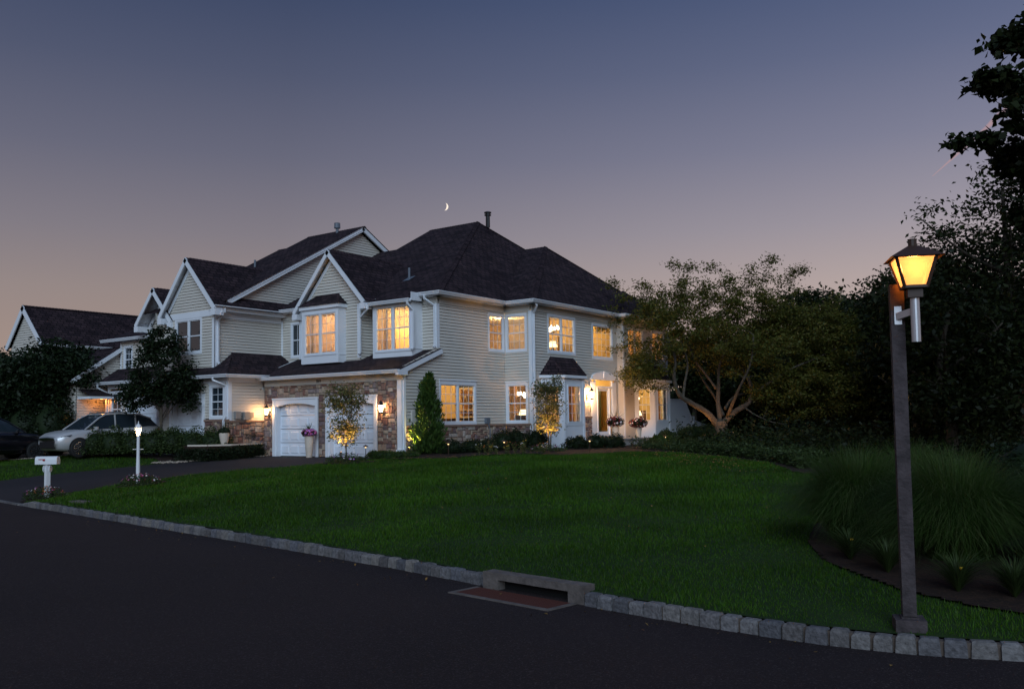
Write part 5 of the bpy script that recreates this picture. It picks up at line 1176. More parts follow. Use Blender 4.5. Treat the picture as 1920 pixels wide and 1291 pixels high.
    V,F=leaf_mesh(np.stack([x,y,z],-1),1,.08,.16,rng,1,.45,.2); tag(npmesh('understorey',V,F,M_LWOOD),'dark undergrowth below the wood trees','undergrowth',kind='stuff')
    # hedge along the neighbour's drive
    for i in range(7):
        t=i/6; x=-32.6+3.75*t; y=18.45+2.5*t; shrub('hedge_shrub',(x,y,.35),(.72,.6,.86+.06*math.sin(i*2)),('hedge shrub nearest the black car','second hedge shrub from the left end','hedge shrub under the silver car door','hedge shrub in the middle of the row','hedge shrub under the round street tree','hedge shrub sixth from the left end','hedge shrub at the right end, beside the raised bed')[i],M_LSHRUB,.085,2600,640+i,'hedge shrubs along the neighbour drive',rough=.2)
    for i,(x,y,lab) in enumerate(((-37.9,19.6,'tall dark shrub between the black car and the orange lit wall'),(-39.6,19.4,'tall dark shrub behind the black car roof'),(-41.3,18.6,'tall dark shrub at the left edge behind the black car'))): shrub('tall_shrub',(x,y,.9),(1.1,.8,1.6),lab,M_LDARK,.14,3000,670+i,rough=.25)
    shrub('round_shrub',(-28.95,22.3,.75),(.52,.5,.62),'dark round shrub against the left end of the garage',M_LDARK,.055,2600,660)
plantings()
def fountain_grass(c,h,rad,n,label,seed):
    rng=np.random.default_rng(seed); T=empty('fountain_grass',c,label,'ornamental grass','arching fountain grass clumps behind the street lamp')
    n=int(n*2.1); a=rng.uniform(0,2*np.pi,n); q=rng.uniform(0,1,n); r0=rng.uniform(0,.34,n); L=h*rng.uniform(.55,1.15,n)*(1-.18*q); out=rad*(.10+.86*q**.65)*rng.uniform(.82,1.05,n); w=rng.uniform(.0022,.0045,n)
    K=7; s=np.linspace(0,1,K); ca,sa=np.cos(a),np.sin(a); tw=rng.normal(0,.38,n); dr=(.12+.62*q**1.4)*rng.uniform(.5,1.25,n)
    R=r0[:,None]+out[:,None]*(.50*s+.50*s**1.9); Zz=L[:,None]*(1.35*s-.35*s**2-dr[:,None]*s**(3.6))
    A=a[:,None]+tw[:,None]*s
    P=np.stack([c[0]+np.cos(A)*R,c[1]+np.sin(A)*R,c[2]+np.maximum(Zz,.01)],-1); side=np.stack([-sa,ca,0*a],-1)[:,None,:]*(w[:,None]*(1-s*.85))[...,None]
    V=np.stack([P-side,P+side],2).reshape(-1,3); base=(np.arange(n)*K*2)[:,None]; k=np.arange(K-1)*2
    F=np.stack([base+k,base+k+1,base+k+3,base+k+2],-1).reshape(-1,4)
    npmesh('blades',V,F,M_MISC,T)
    m=20; v=MB()
    for i in range(m):
        t=rng.uniform(0,6.28); rr=rng.uniform(.1,.55)*rad; x,y=c[0]+math.cos(t)*rr,c[1]+math.sin(t)*rr; z=c[2]+h*rng.uniform(.85,1.0); v.tube([(x*.9+c[0]*.1,y*.9+c[1]*.1,z-.25),(x,y,z),(x+math.cos(t)*.05,y+math.sin(t)*.05,z+.10)],[.002,.006,.001],4,cap=False)
fountain_grass((-3.35,12.7,-.48),1.34,1.18,8000,'left arching clump of fountain grass at the lawn edge',701)
fountain_grass((-2.0,11.8,-.5),1.36,1.22,8000,'fountain grass clump directly behind the lamp post',702)
fountain_grass((-.85,12.3,-.5),1.2,1.1,6000,'fountain grass clump at the right edge',703)
fountain_grass((-3.0,14.3,-.48),1.36,1.2,6000,'rear fountain grass clump between the two in front',704)
def small_plants():
    for i,(x,y,lab) in enumerate(((-3.05,11.1,'strappy plant at the foot of the left grass clump'),(-2.5,10.55,'strappy plant left of the lamp post'),(-1.7,9.95,'strappy plant right of the lamp post with a yellow bloom'),(-1.2,9.95,'strappy plant at the right edge of the bed'),(-.85,10.1,'strappy plant cut by the right edge'))):
        rng=np.random.default_rng(720+i); c=(x,y,h1(x,y)+.02); n=420; a=rng.uniform(0,2*np.pi,n); L=rng.uniform(.26,.52,n); K=5; s=np.linspace(0,1,K); out=rng.uniform(.10,.46,n); w=rng.uniform(.004,.007,n)
        R=out[:,None]*s**1.3; Z_=L[:,None]*(1.3*s-.55*s**2); P=np.stack([c[0]+np.cos(a)[:,None]*R,c[1]+np.sin(a)[:,None]*R,c[2]+Z_],-1); side=np.stack([-np.sin(a),np.cos(a),0*a],-1)[:,None,:]*(w[:,None]*(1-s*.8))[...,None]
        V=np.stack([P-side,P+side],2).reshape(-1,3); b_=(np.arange(n)*K*2)[:,None]; k=np.arange(K-1)*2; F=np.stack([b_+k,b_+k+1,b_+k+3,b_+k+2],-1).reshape(-1,4)
        T=empty('daylily',c,lab,'plant','strappy plants along the right bed'); npmesh('leaves',V,F,M_LSHRUB,T)
        if i in (0,2): b=MB(); b.lathe((c[0]+.05,c[1]-.1,c[2]+.24),[(.004,0),(.018,.018),(.02,.028)],6); b.build('flower',M_FY,T)
    shrub('leafy_shrub',(-.45,11.2,.0),(.75,.7,.75),'dark leafy shrub cut by the right edge of the picture',M_LDARK,.07,2600,730)
    shrub('leafy_shrub',(-1.4,15.6,.1),(1.0,.9,.95),'bluish dark shrub behind the fountain grass',M_LDARK,.08,2600,731)
small_plants()
def flowers(name,c,r,h,n,label,mats,seed,leafm=None,nl=500,group=None):
    rng=np.random.default_rng(seed); T=empty(name,c,label,'flowers',group); v=rng.uniform(-1,1,(nl,3)); v=v[(v[:,0]**2+v[:,1]**2)<1]; v[:,2]=np.abs(v[:,2])*(1-.6*(v[:,0]**2+v[:,1]**2))
    C=np.array(c)+v*np.array([r[0],r[1],h]); V,F=leaf_mesh(C,1,.01,.06,rng,1,.5,.3); npmesh('leaves',V,F,leafm or M_LSHRUB,T)
    Vs=[];Fs=[];mi=[];q=0
    for i in range(n):
        a=rng.uniform(0,6.28); rr=rng.uniform(0,1)**.5; x,y=math.cos(a)*rr,math.sin(a)*rr; p=np.array(c)+np.array([x*r[0],y*r[1],h*(1-.55*rr*rr)+rng.uniform(-.02,.03)]); nn=np.array([x*.8,y*.8,.8])+rng.normal(0,.25,3); nn/=np.linalg.norm(nn)
        e=np.cross(nn,[.3,.2,1]); e/=np.linalg.norm(e); g=np.cross(nn,e); s=rng.uniform(.018,.032); m=rng.integers(0,len(mats)); ph=rng.uniform(0,6)
        for k in range(5):
            t=ph+k*1.2566; d=e*math.cos(t)+g*math.sin(t); d2=e*math.cos(t+.5)+g*math.sin(t+.5); d3=e*math.cos(t-.5)+g*math.sin(t-.5)
            Vs+=[p,p+d2*s*.8+nn*.006,p+d*s+nn*.002,p+d3*s*.8+nn*.006]; Fs.append((q,q+1,q+2,q+3)); q+=4; mi.append(m)
    npmesh('blooms',np.array(Vs),np.array(Fs),mats,T,mi=mi)
    return T
flowers('flower_bed',(-24.35,12.4,h1(-24.35,12.4)),(.62,.52),.34,55,'red, pink and white flowers round the mailbox post',[M_FW,M_FP,M_FO,M_FR],801,nl=1500)
flowers('flower_bed',(-23.5,14.65,h1(-23.5,14.65)),(.72,.5),.32,70,'red and white flower mound at the foot of the white lamp',[M_FW,M_FP,M_FR],802,nl=1700)
flowers('flower_bed',(-21.3,20.45,h1(-21.3,20.45)),(.78,.55),.36,26,'green flowering ring round the young garage tree',[M_FPU,M_FW],803,nl=1700)
flowers('flower_bed',(-17.85,27.0,.1),(.8,.6),.30,40,'pink and white flowers round the multi stem tree',[M_FW,M_FP,M_FR],804,nl=1200)
def perennials():
    rng=np.random.default_rng(820)
    for i in range(14):
        t=i/13; x=-18.55+1.55*t+rng.normal(0,.12); y=23.9+1.7*t+rng.normal(0,.15); z=h1(x,y); h=rng.uniform(.26,.48)
        T=empty('flower_plant',(x,y,z),'slim flowering plant in the mulch bed below the side wall','flowers','slim flowering plants along the side bed')
        b=MB(); C=[]
        for k in range(4):
            a=rng.uniform(0,6.28); tp=(x+.1*math.cos(a),y+.1*math.sin(a),z+h*rng.uniform(.7,1)); b.tube([(x,y,z),tp],.004,3); C+= [np.array((x,y,z))+(np.array(tp)-np.array((x,y,z)))*s for s in (.4,.6,.8,1)]
        b.build('stems',M_LSHRUB,T); V,F=leaf_mesh(np.array(C),6,.03,.05,rng,1,.5); npmesh('leaves',V,F,M_LYOUNG,T)
        f=MB(); m=(M_FW,M_FY,M_FR,M_FO)[i%4]
        for k in range(3): q=C[k*4+3]; f.lathe((q[0],q[1],q[2]),[(.006,0),(.024,.012),(.02,.022),(.004,.026)],6)
        f.build('blooms',m,T)
perennials()

# ------------------------------------------------------------------ street and garden objects
def post_lamp():
    T=empty('street_lamp',(-1.84,8.44,-.6),'glowing four-sided lantern on a dark square wooden post','street lamp')
    rot=math.radians(20); c,s=math.cos(rot),math.sin(rot)
    def R(cx,cy_,pts): return [(cx+x*c-y*s,cy_+x*s+y*c,z) for x,y,z in pts]
    def rb(b,cx,cy_,x0,x1,y0,y1,z0,z1,m=0): b.hexa(R(cx,cy_,[(x0,y0,z0),(x1,y0,z0),(x1,y1,z0),(x0,y1,z0),(x0,y0,z1),(x1,y0,z1),(x1,y1,z1),(x0,y1,z1)]),m)
    b=MB(); P=(-1.84,8.44)
    rb(b,*P,-.056,.056,-.056,.056,-.5,2.38)
    b.build('post',M_DARKPOST,T)
    b=MB(); rb(b,*P,-.0575,.0575,-.0575,.0575,2.16,2.385); b.build('post_cap',M_CAPWOOD,T)
    b=MB(); rb(b,*P,-.125,.125,-.125,.125,-.66,-.52); rb(b,*P,-.07,.07,-.07,.07,-.52,-.505); b.build('base',M_DARKPOST,T)
    Q=(-1.655,8.275)
    b=MB(); b.tube([(Q[0],Q[1],1.86),(Q[0],Q[1],2.26)],.038,16); b.build('pole',M_ALU,T,smooth=False)
    b=MB(); rb(b,*P,-.03,.03,-.072,-.064,2.03,2.19); bar(b,(P[0]+.02,P[1]-.07,2.10),(Q[0],Q[1],2.13),.03,.06); b.build('arm',M_ALU,T)
    b=MB(); rb(b,*Q,-.06,.06,-.06,.06,2.24,2.33); 
    rot=math.radians(22); c,s=math.cos(rot),math.sin(rot)
    zb,zt=2.33,2.585; hb,ht=.090,.160
    cs=lambda h,z:R(*Q,[(-h,-h,z),(h,-h,z),(h,h,z),(-h,h,z)])
    B_,T_=cs(hb,zb),cs(ht,zt)
    for i in range(4):
        b.tube([B_[i],T_[i]],.018,4); b.tube([B_[i],B_[(i+1)%4]],.016,4); b.tube([T_[i],T_[(i+1)%4]],.018,4)
    b.poly(cs(hb,zb-.002)[::-1]) ; b.build('lantern_frame',M_BRONZE,T)
    b=MB(); E_=cs(.212,zt-.01); M_=cs(.045,zt+.10); 
    for i in range(4): b.poly([E_[i],E_[(i+1)%4],M_[(i+1)%4],M_[i]]); b.poly([E_[(i+1)%4],E_[i],T_[i],T_[(i+1)%4]])
    b.poly(M_); b.lathe((Q[0],Q[1],zt+.095),[(.036,0),(.036,.06),(.04,.062),(.04,.068)],12); b.build('lantern_roof',M_BRONZE,T)
    g=bpy.data.materials.new('lantern_pane'); g.use_nodes=True; N,L=nodes(g); N.remove(N['Principled BSDF'])
    tr=N.new('ShaderNodeBsdfTranslucent'); tr.inputs[0].default_value=(.05,.03,.016,1); e=N.new('ShaderNodeEmission'); e.inputs[0].default_value=(1,.43,.12,1)
    tc=N.new('ShaderNodeTexCoord'); n=N.new('ShaderNodeTexNoise'); n.inputs['Scale'].default_value=9; L.new(tc.outputs['Object'],n.inputs['Vector'])
    mr=N.new('ShaderNodeMapRange'); mr.inputs['To Min'].default_value=.55; mr.inputs['To Max'].default_value=1.3; L.new(n.outputs[0],mr.inputs['Value']); L.new(mr.outputs[0],e.inputs[1])
    a=N.new('ShaderNodeAddShader'); L.new(tr.outputs[0],a.inputs[0]); L.new(e.outputs[0],a.inputs[1]); tp=N.new('ShaderNodeBsdfTransparent'); tp.inputs[0].default_value=(.9,.75,.5,1); mx=N.new('ShaderNodeMixShader'); mx.inputs[0].default_value=.16; L.new(a.outputs[0],mx.inputs[1]); L.new(tp.outputs[0],mx.inputs[2]); L.new(mx.outputs[0],N['Material Output'].inputs[0])
    pass
    for i in range(4):
        b=MB(); b.poly([B_[i],B_[(i+1)%4],T_[(i+1)%4],T_[i]]); b.build('pane',g,T)
    lamp('lantern_light',(Q[0],Q[1],2.52),55,(1,.42,.12),.035,T)
post_lamp()
def white_lamp():
    x,y=-23.95,14.85; z=h1(x,y)
    T=empty('yard_lamp',(x,y,z),'small white lamp post with lit glass head and ladder bar','yard lamp')
    b=MB(); b.lathe((x,y,z),[(.055,0),(.055,.5),(.045,.8),(.042,1.38),(.055,1.4),(.03,1.42)],14); b.build('post',M_WHITE,T,smooth=False)
    b=MB(); b.tube([(x-.13,y-.09,z+1.0),(x+.13,y+.09,z+1.0)],.010,6); b.build('ladder_bar',M_WHITE,T)
    zb=z+1.42; b=MB(); 
    pr=[(.045,zb),(.085,zb+.19)]
    P0=[(x+.045*math.cos(k*math.pi/3),y+.045*math.sin(k*math.pi/3),zb) for k in range(6)]; P1=[(x+.085*math.cos(k*math.pi/3),y+.085*math.sin(k*math.pi/3),zb+.2) for k in range(6)]
    for k in range(6): b.tube([P0[k],P1[k]],.006,4); b.tube([P1[k],P1[(k+1)%6]],.007,4)
    b.build('lantern_frame',M_WHITE,T)
    b=MB(); b.lathe((x,y,zb+.2),[(.10,0),(.095,.02),(.055,.09),(.02,.11),(.012,.14),(.02,.155),(.006,.19)],6); b.build('lantern_roof',M_WHITE,T)
    b=MB()
    for k in range(6): b.poly([P0[k],P0[(k+1)%6],P1[(k+1)%6],P1[k]])
    b.build('glass',emis('yard_glass',(1,.58,.26),1.6,1),T)
    b=MB(); b.lathe((x,y,zb+.04),[(.012,0),(.038,.06),(.028,.11),(.005,.13)],10); b.build('bulb',emis('yard_bulb',(1,.66,.30),34,1),T)
    lamp('yard_light',(x,y,zb+.1),24,(1,.58,.25),.05,T)
white_lamp()
def mailbox():
    x,y=-24.45,12.5; z=h1(x,y)
    T=empty('mailbox',(x,y,z),'white mailbox with a red flag on a square white post','mailbox')
    b=MB(); b.box(x-.055,x+.055,y-.055,y+.055,z-.05,z+.92); b.build('post',M_WHITE,T)
    # box runs along the road line
    u=Vector((.985,.17,0)).normalized(); u=Vector((.80,.60,0)); n=Vector((u.y,-u.x,0)); L=.58; w=.10; hb=z+.92; ht=.13
    prof=[(-w,0),(w,0),(w,ht)]+[(w*math.cos(t),ht+.085*math.sin(t)) for t in np.linspace(0,math.pi,9)[1:-1]]+[(-w,ht)]
    b=MB(); C=Vector((x,y,hb)); a=C-u*L*.5; e=C+u*L*.5; A=[tuple(a+n*p+Vector((0,0,q))) for p,q in prof]; B_=[tuple(e+n*p+Vector((0,0,q))) for p,q in prof]
    for i in range(len(prof)): b.poly([A[i],A[(i+1)%len(prof)],B_[(i+1)%len(prof)],B_[i]])
    b.poly(A[::-1]); b.poly(B_); b.build('box',M_WHITE,T)
    b=MB(); q=lambda s,t,o:tuple(C+u*s+n*(w+o)+Vector((0,0,t))); 
    b.hexa([q(-.19,.125,.004),q(-.02,.125,.004),q(-.02,.125,.012),q(-.19,.125,.012),q(-.20,.145,.004),q(-.01,.145,.004),q(-.01,.145,.012),q(-.20,.145,.012)]); b.hexa([q(-.075,.09,.004),q(-.02,.09,.004),q(-.02,.09,.012),q(-.075,.09,.012),q(-.085,.125,.004),q(-.02,.125,.004),q(-.02,.125,.012),q(-.085,.125,.012)]); b.build('flag',M_RED,T)
    def plaque(sg,name):
        c=Vector((x,y,z+.80)); f=Vector((-.45*1,-.9,0)) if False else -u; o=c+u*(-.075 if sg<0 else .075); side=n
        b=MB(); r=.085; ring=[(r*math.cos(t+math.pi/8),r*1.12*math.sin(t+math.pi/8)) for t in np.arange(8)*math.pi/4]
        A=[tuple(o+side*p+Vector((0,0,q_))+u*(-.018 if sg<0 else .018)) for p,q_ in ring]; B2=[tuple(o+side*p+Vector((0,0,q_))) for p,q_ in ring]
        b.poly(A); b.poly(B2)
        for i in range(8): b.poly([A[i],A[(i+1)%8],B2[(i+1)%8],B2[i]])
        b.build(name,M_WHITE,T); return o
    o=plaque(-1,'number_plaque'); plaque(1,'side_plaque')
    cu=bpy.data.curves.new('num','FONT'); cu.body='869'; cu.size=.085; cu.extrude=.002; cu.align_x='CENTER'; cu.align_y='CENTER'
    t=bpy.data.objects.new('t',cu); COL.objects.link(t); me=bpy.data.meshes.new_from_object(t.evaluated_get(bpy.context.evaluated_depsgraph_get())); bpy.data.objects.remove(t); me.materials.append(M_BLACK)
    ob=bpy.data.objects.new('number',me); COL.objects.link(ob); ob.parent=T
    X=n; Z_=-u; M=Matrix((X,Vector((0,0,1)),Z_)).transposed().to_4x4(); M.translation=o-u*.022-Vector((x,y,z)); ob.matrix_local=M
mailbox()
def mound_planter(name,c,r,h,label,mats,seed,spikes=True,fr=.30,fh=.24,tall=None,pot=M_POT):
    T=empty(name,c,label,'planter'); b=MB()
    b.lathe(c,[(r*.62,0),(r*.66,.02),(r*.88,h*.55),(r,h*.93),(r*.98,h),(r*.86,h),(r*.84,h-.04)],20); b.build('pot',pot,T,smooth=True)
    rng=np.random.default_rng(seed); n=2400; v=rng.normal(0,1,(n,3)); v/=np.linalg.norm(v,axis=1)[:,None]; v[:,2]=v[:,2]*.8+.1
    C=np.array(c)+np.array([0,0,h+.05])+v*np.array([fr,fr,fh])*rng.uniform(.5,1,(n,1)); V,F=leaf_mesh(C,1,.01,.055,rng,1,.6,.2,.3); npmesh('foliage',V,F,M_LDARK,T)
    Vs=[];Fs=[];mi=[];q=0
    for i in range(190):
        v=rng.normal(0,1,3); v/=np.linalg.norm(v); v[2]=v[2]*.8+.15; p=np.array(c)+np.array([0,0,h+.05])+v*np.array([fr,fr,fh])*1.03; nn=v/np.linalg.norm(v)+rng.normal(0,.2,3); nn/=np.linalg.norm(nn); e=np.cross(nn,[.31,.2,1]); e/=np.linalg.norm(e); g=np.cross(nn,e); s=rng.uniform(.028,.046)
        m=0 if len(mats)==1 else (int(rng.integers(0,len(mats))) )
        if seed==902 and v[0]*.8+v[1]*.6>.25 and rng.random()<.6: m=0
        for k in range(5):
            t=k*1.2566+i; d=e*math.cos(t)+g*math.sin(t); d2=e*math.cos(t+.55)+g*math.sin(t+.55); d3=e*math.cos(t-.55)+g*math.sin(t-.55)
            Vs+=[p,p+d2*s*.85+nn*.008,p+d*s,p+d3*s*.85+nn*.008]; Fs.append((q,q+1,q+2,q+3)); q+=4; mi.append(m)
    npmesh('blooms',np.array(Vs),np.array(Fs),mats,T,mi=mi)
    if spikes:
        b=MB()
        for k in range(26):
            a=rng.uniform(0,6.28); el=rng.uniform(.35,1.45); L=rng.uniform(.32,.52)*(tall or 1); p=Vector(c)+Vector((0,0,h+.1)); d=Vector((math.cos(a)*math.cos(el),math.sin(a)*math.cos(el),math.sin(el))); b.tube([p,p+d*L*.5,p+d*L+Vector((0,0,-.06*(1.4-el)*L*3))],[.008,.007,.0015],3,cap=False)
        b.build('spiky_leaves',M_LSHRUB,T)
mound_planter('planter',(-25.45,22.62,-.01),.17,.84,'tall cream planter with purple flowers at the left garage door',[M_FPU,M_FP],901,fr=.27,fh=.16,tall=.9)
mound_planter('planter',(-18.45,33.1,.42),.17,.62,'porch planter nearer the door, white and red flowers',[M_FW,M_FR,M_FR,M_FR],902,fr=.37,fh=.27,tall=1.25)
mound_planter('planter',(-18.45,35.15,.42),.16,.55,'porch planter away from the door, mostly dark red flowers',[M_FR,M_FR,M_FR,M_FW],903,spikes=False,fr=.40,fh=.26)
mound_planter('planter',(-28.2,20.95,.52),.19,.42,'squat cream planter with dark foliage in the raised bed',[M_LDARK],904,fr=.2,fh=.14,tall=.8)
def raised_bed():
    z=lambda p:h1(p[0],p[1])
    P=[(-29.75,20.1),(-28.9,19.9),(-28.15,20.2),(-27.85,21.0),(-28.2,22.2),(-28.5,22.95),(-28.5,21.45),(-29.9,21.45)]
    T=empty('raised_bed',(-28.8,21.2,.0),'low raised planting bed with pale timber edging beside the garage','raised bed')
    b=MB(); b.poly([(x,y,.50) for x,y in P]); 
    for p,q in zip(P,P[1:]+P[:1]): b.poly([(p[0],p[1],-.2),(q[0],q[1],-.2),(q[0],q[1],.5),(p[0],p[1],.5)])
    b.build('soil',M_MULCH,T)
    b=MB(); 
    for p,q in zip(P[1:5],P[2:6]): bar(b,(p[0],p[1],.50),(q[0],q[1],.50),.09,.06)
    b.build('edging',M_POT,T)
    rng=np.random.default_rng(95); n=5500; t=rng.uniform(0,1,n); x=np.interp(t,[0,.3,.6,1],[-29.2,-28.1,-27.75,-28.35]); y=np.interp(t,[0,.3,.6,1],[19.65,20.0,21.0,22.8]); C=np.stack([x+rng.normal(0,.1,n),y+rng.normal(0,.12,n),hgt(x,y)+rng.uniform(.02,.46,n)],-1)
    V,F=leaf_mesh(C,1,.02,.07,rng,1,.5,.3); tag(npmesh('low_planting',V,F,M_LDARK),'low dark planting in front of the raised bed edge','ground cover',kind='stuff')
raised_bed()
def stones():
    rng=np.random.default_rng(97); b=MB(); n=800
    V=[];F=[];q=0
    for i in range(n):
        t=rng.uniform(0,1); x=np.interp(t,[0,.25,.6,1],[-29.55,-28.85,-28.25,-28.35])+rng.normal(0,.09); y=np.interp(t,[0,.25,.6,1],[18.95,19.35,20.6,23.0])+rng.normal(0,.09); z=h1(x,y)+.02; r=rng.uniform(.02,.05)
        for k in range(6):
            d=[(1,0,0),(-1,0,0),(0,1,0),(0,-1,0),(0,0,.8),(0,0,-.5)][k]; j=rng.uniform(.7,1.2); V.append((x+d[0]*r*j,y+d[1]*r*j,z+d[2]*r*j))
        for f in ((0,2,4),(2,1,4),(1,3,4),(3,0,4),(2,0,5),(1,2,5),(3,1,5),(0,3,5)): F.append([q+a for a in f])
        q+=6
    tag(npmesh('river_stones',np.array(V),np.array(F),M_PEBB),'band of pale river stones along the driveway edge','stones',kind='stuff')
    # pale edging pebbles of the far drive
    V=[];F=[];q=0
    for i in range(260):
        t=i/260; x=np.interp(t,[0,1],[-43,-32.8])+rng.normal(0,.03); y=np.interp(t,[0,.55,1],[15.1,17.4,19.0])+rng.normal(0,.03); z=h1(x,y)+.03; r=rng.uniform(.03,.05)
        for k in range(6):
            d=[(1,0,0),(-1,0,0),(0,1,0),(0,-1,0),(0,0,.8),(0,0,-.5)][k]; V.append((x+d[0]*r,y+d[1]*r,z+d[2]*r))
        for f in ((0,2,4),(2,1,4),(1,3,4),(3,0,4),(2,0,5),(1,2,5),(3,1,5),(0,3,5)): F.append([q+a for a in f])
        q+=6
    tag(npmesh('edge_stones',np.array(V),np.array(F),M_PEBB),'thin line of pale stones along the far driveway','stones',kind='stuff')
    # fallen leaves on the lawn near the cherry
    n=900; x=rng.normal(-11.2,2.0,n); y=27.2-(x+11.2)*.95+rng.normal(0,1.2,n)-2.8; k=~inpoly(x,y,BED); x=x[k];y=y[k]; x=np.append(x,rng.uniform(-20,-3,120)); y=np.append(y,rng.uniform(10,24,120)); k=~inpoly(x,y,BED)&~inpoly(x,y,BEDR)&(y>cy(x)+.4); x=x[k];y=y[k]
    C=np.stack([x,y,hgt(x,y)+.05],-1); xr=rng.uniform(-20,-1.5,90); yr=cy(xr)-.03-rng.exponential(.35,90); C=np.vstack([C,np.stack([xr,yr,np.full(90,ZR+.006)],-1)]); V,F=leaf_mesh(C,1,.002,.05,rng,1,.6,3); tag(npmesh('fallen_leaves',V,F,M_DEAD),'scattered fallen leaves on the grass and along the kerb','leaves',kind='stuff')
stones()
def cover():
    x,y=-21.35,11.75; T=empty('utility_cover',(x,y,-.58),'grey concrete utility cover set in the grass by the kerb','utility cover')
    z=h1(x,y); b=MB(); b.box(x-.36,x+.36,y-.15,y+.15,z-.05,z+.022); b.build('collar',M_CONC,T); b=MB(); b.box(x-.30,x+.30,y-.11,y+.11,z+.02,z+.032); b.build('lid',M_CONC,T)
cover()
def path_light(x,y,label,h=.42,power=1.6):
    z=h1(x,y)+.02; T=empty('path_light',(x,y,z),label,'path light','mushroom path lights along the bed')
    b=MB(); b.tube([(x,y,z),(x,y,z+h)],.012,6); b.build('stem',M_BRONZE,T); b=MB(); b.lathe((x,y,z+h),[(.105,0),(.09,.02),(.02,.06),(.01,.075)],12); b.build('cap',M_BRONZE,T)
    b=MB(); b.lathe((x,y,z+h-.04),[(.02,0),(.03,.03)],8); b.build('lens',EM_PATH,T); lamp('path_glow',(x,y,z+h-.06),power,(1,.62,.25),.02,T)
path_light(-22.38,22.45,'path light at the right garage door, dark mushroom cap'); path_light(-19.2,23.1,'path light in the mulch in front of the round shrubs'); path_light(-18.0,24.6,'path light among the slim flowering plants'); path_light(-15.6,26.2,'path light in front of the porch shrubs'); path_light(-17.0,34.8,'path light in front of the porch step',.34)
def spot(x,y,d,power,col,label,size=75,z=None,up=0):
    z=h1(x,y)+.05+up; T=empty('garden_spotlight',(x,y,z-.03),label,'spotlight','ground spotlights')
    D=Vector(d).normalized(); p=Vector((x,y,z+.06)); b=MB(); b.tube([p-D*.07,p,p+D*.05],[.025,.035,.04],10); b.tube([(x,y,z-.05),tuple(p-D*.02)],.01,4); b.build('housing',M_BRONZE,T)
    b=MB(); q=p+D*.052; b.tube([q,q+D*.004],.030,10); b.build('lens',emis('spot_lens'+label[:6],col,14),T)
    lamp('spot_beam',tuple(p+D*.07),power,col,.03,T,(D,size))
spot(-21.15,20.1,(-.25,.45,1),330,(1,.47,.12),'spotlight in the flower ring under the young garage tree',95,up=.22)
spot(-21.0,23.12,(.30,.42,1),150,(1,.74,.14),'spotlight at the left foot of the pointed evergreen',95,up=.16)
spot(-17.85,27.0,(-.3,.5,1),330,(1,.47,.13),'spotlight below the multi stem tree',95,up=.2)
spot(-14.9,37.0,(-.35,.35,1),150,(1,.46,.15),'spotlight at the right foot of the cherry trunk',95)
spot(-16.9,37.2,(.2,.35,1),90,(1,.46,.15),'spotlight at the left foot of the cherry trunk',90)
spot(-17.3,32.4,(-.75,.25,.25),18,(1,.50,.18),'small light washing the porch side',80)

spot(-17.35,35.75,(-.80,.25,.85),150,(1,.46,.15),'spotlight washing the wall between the front door and the far bay window',100,up=.1)

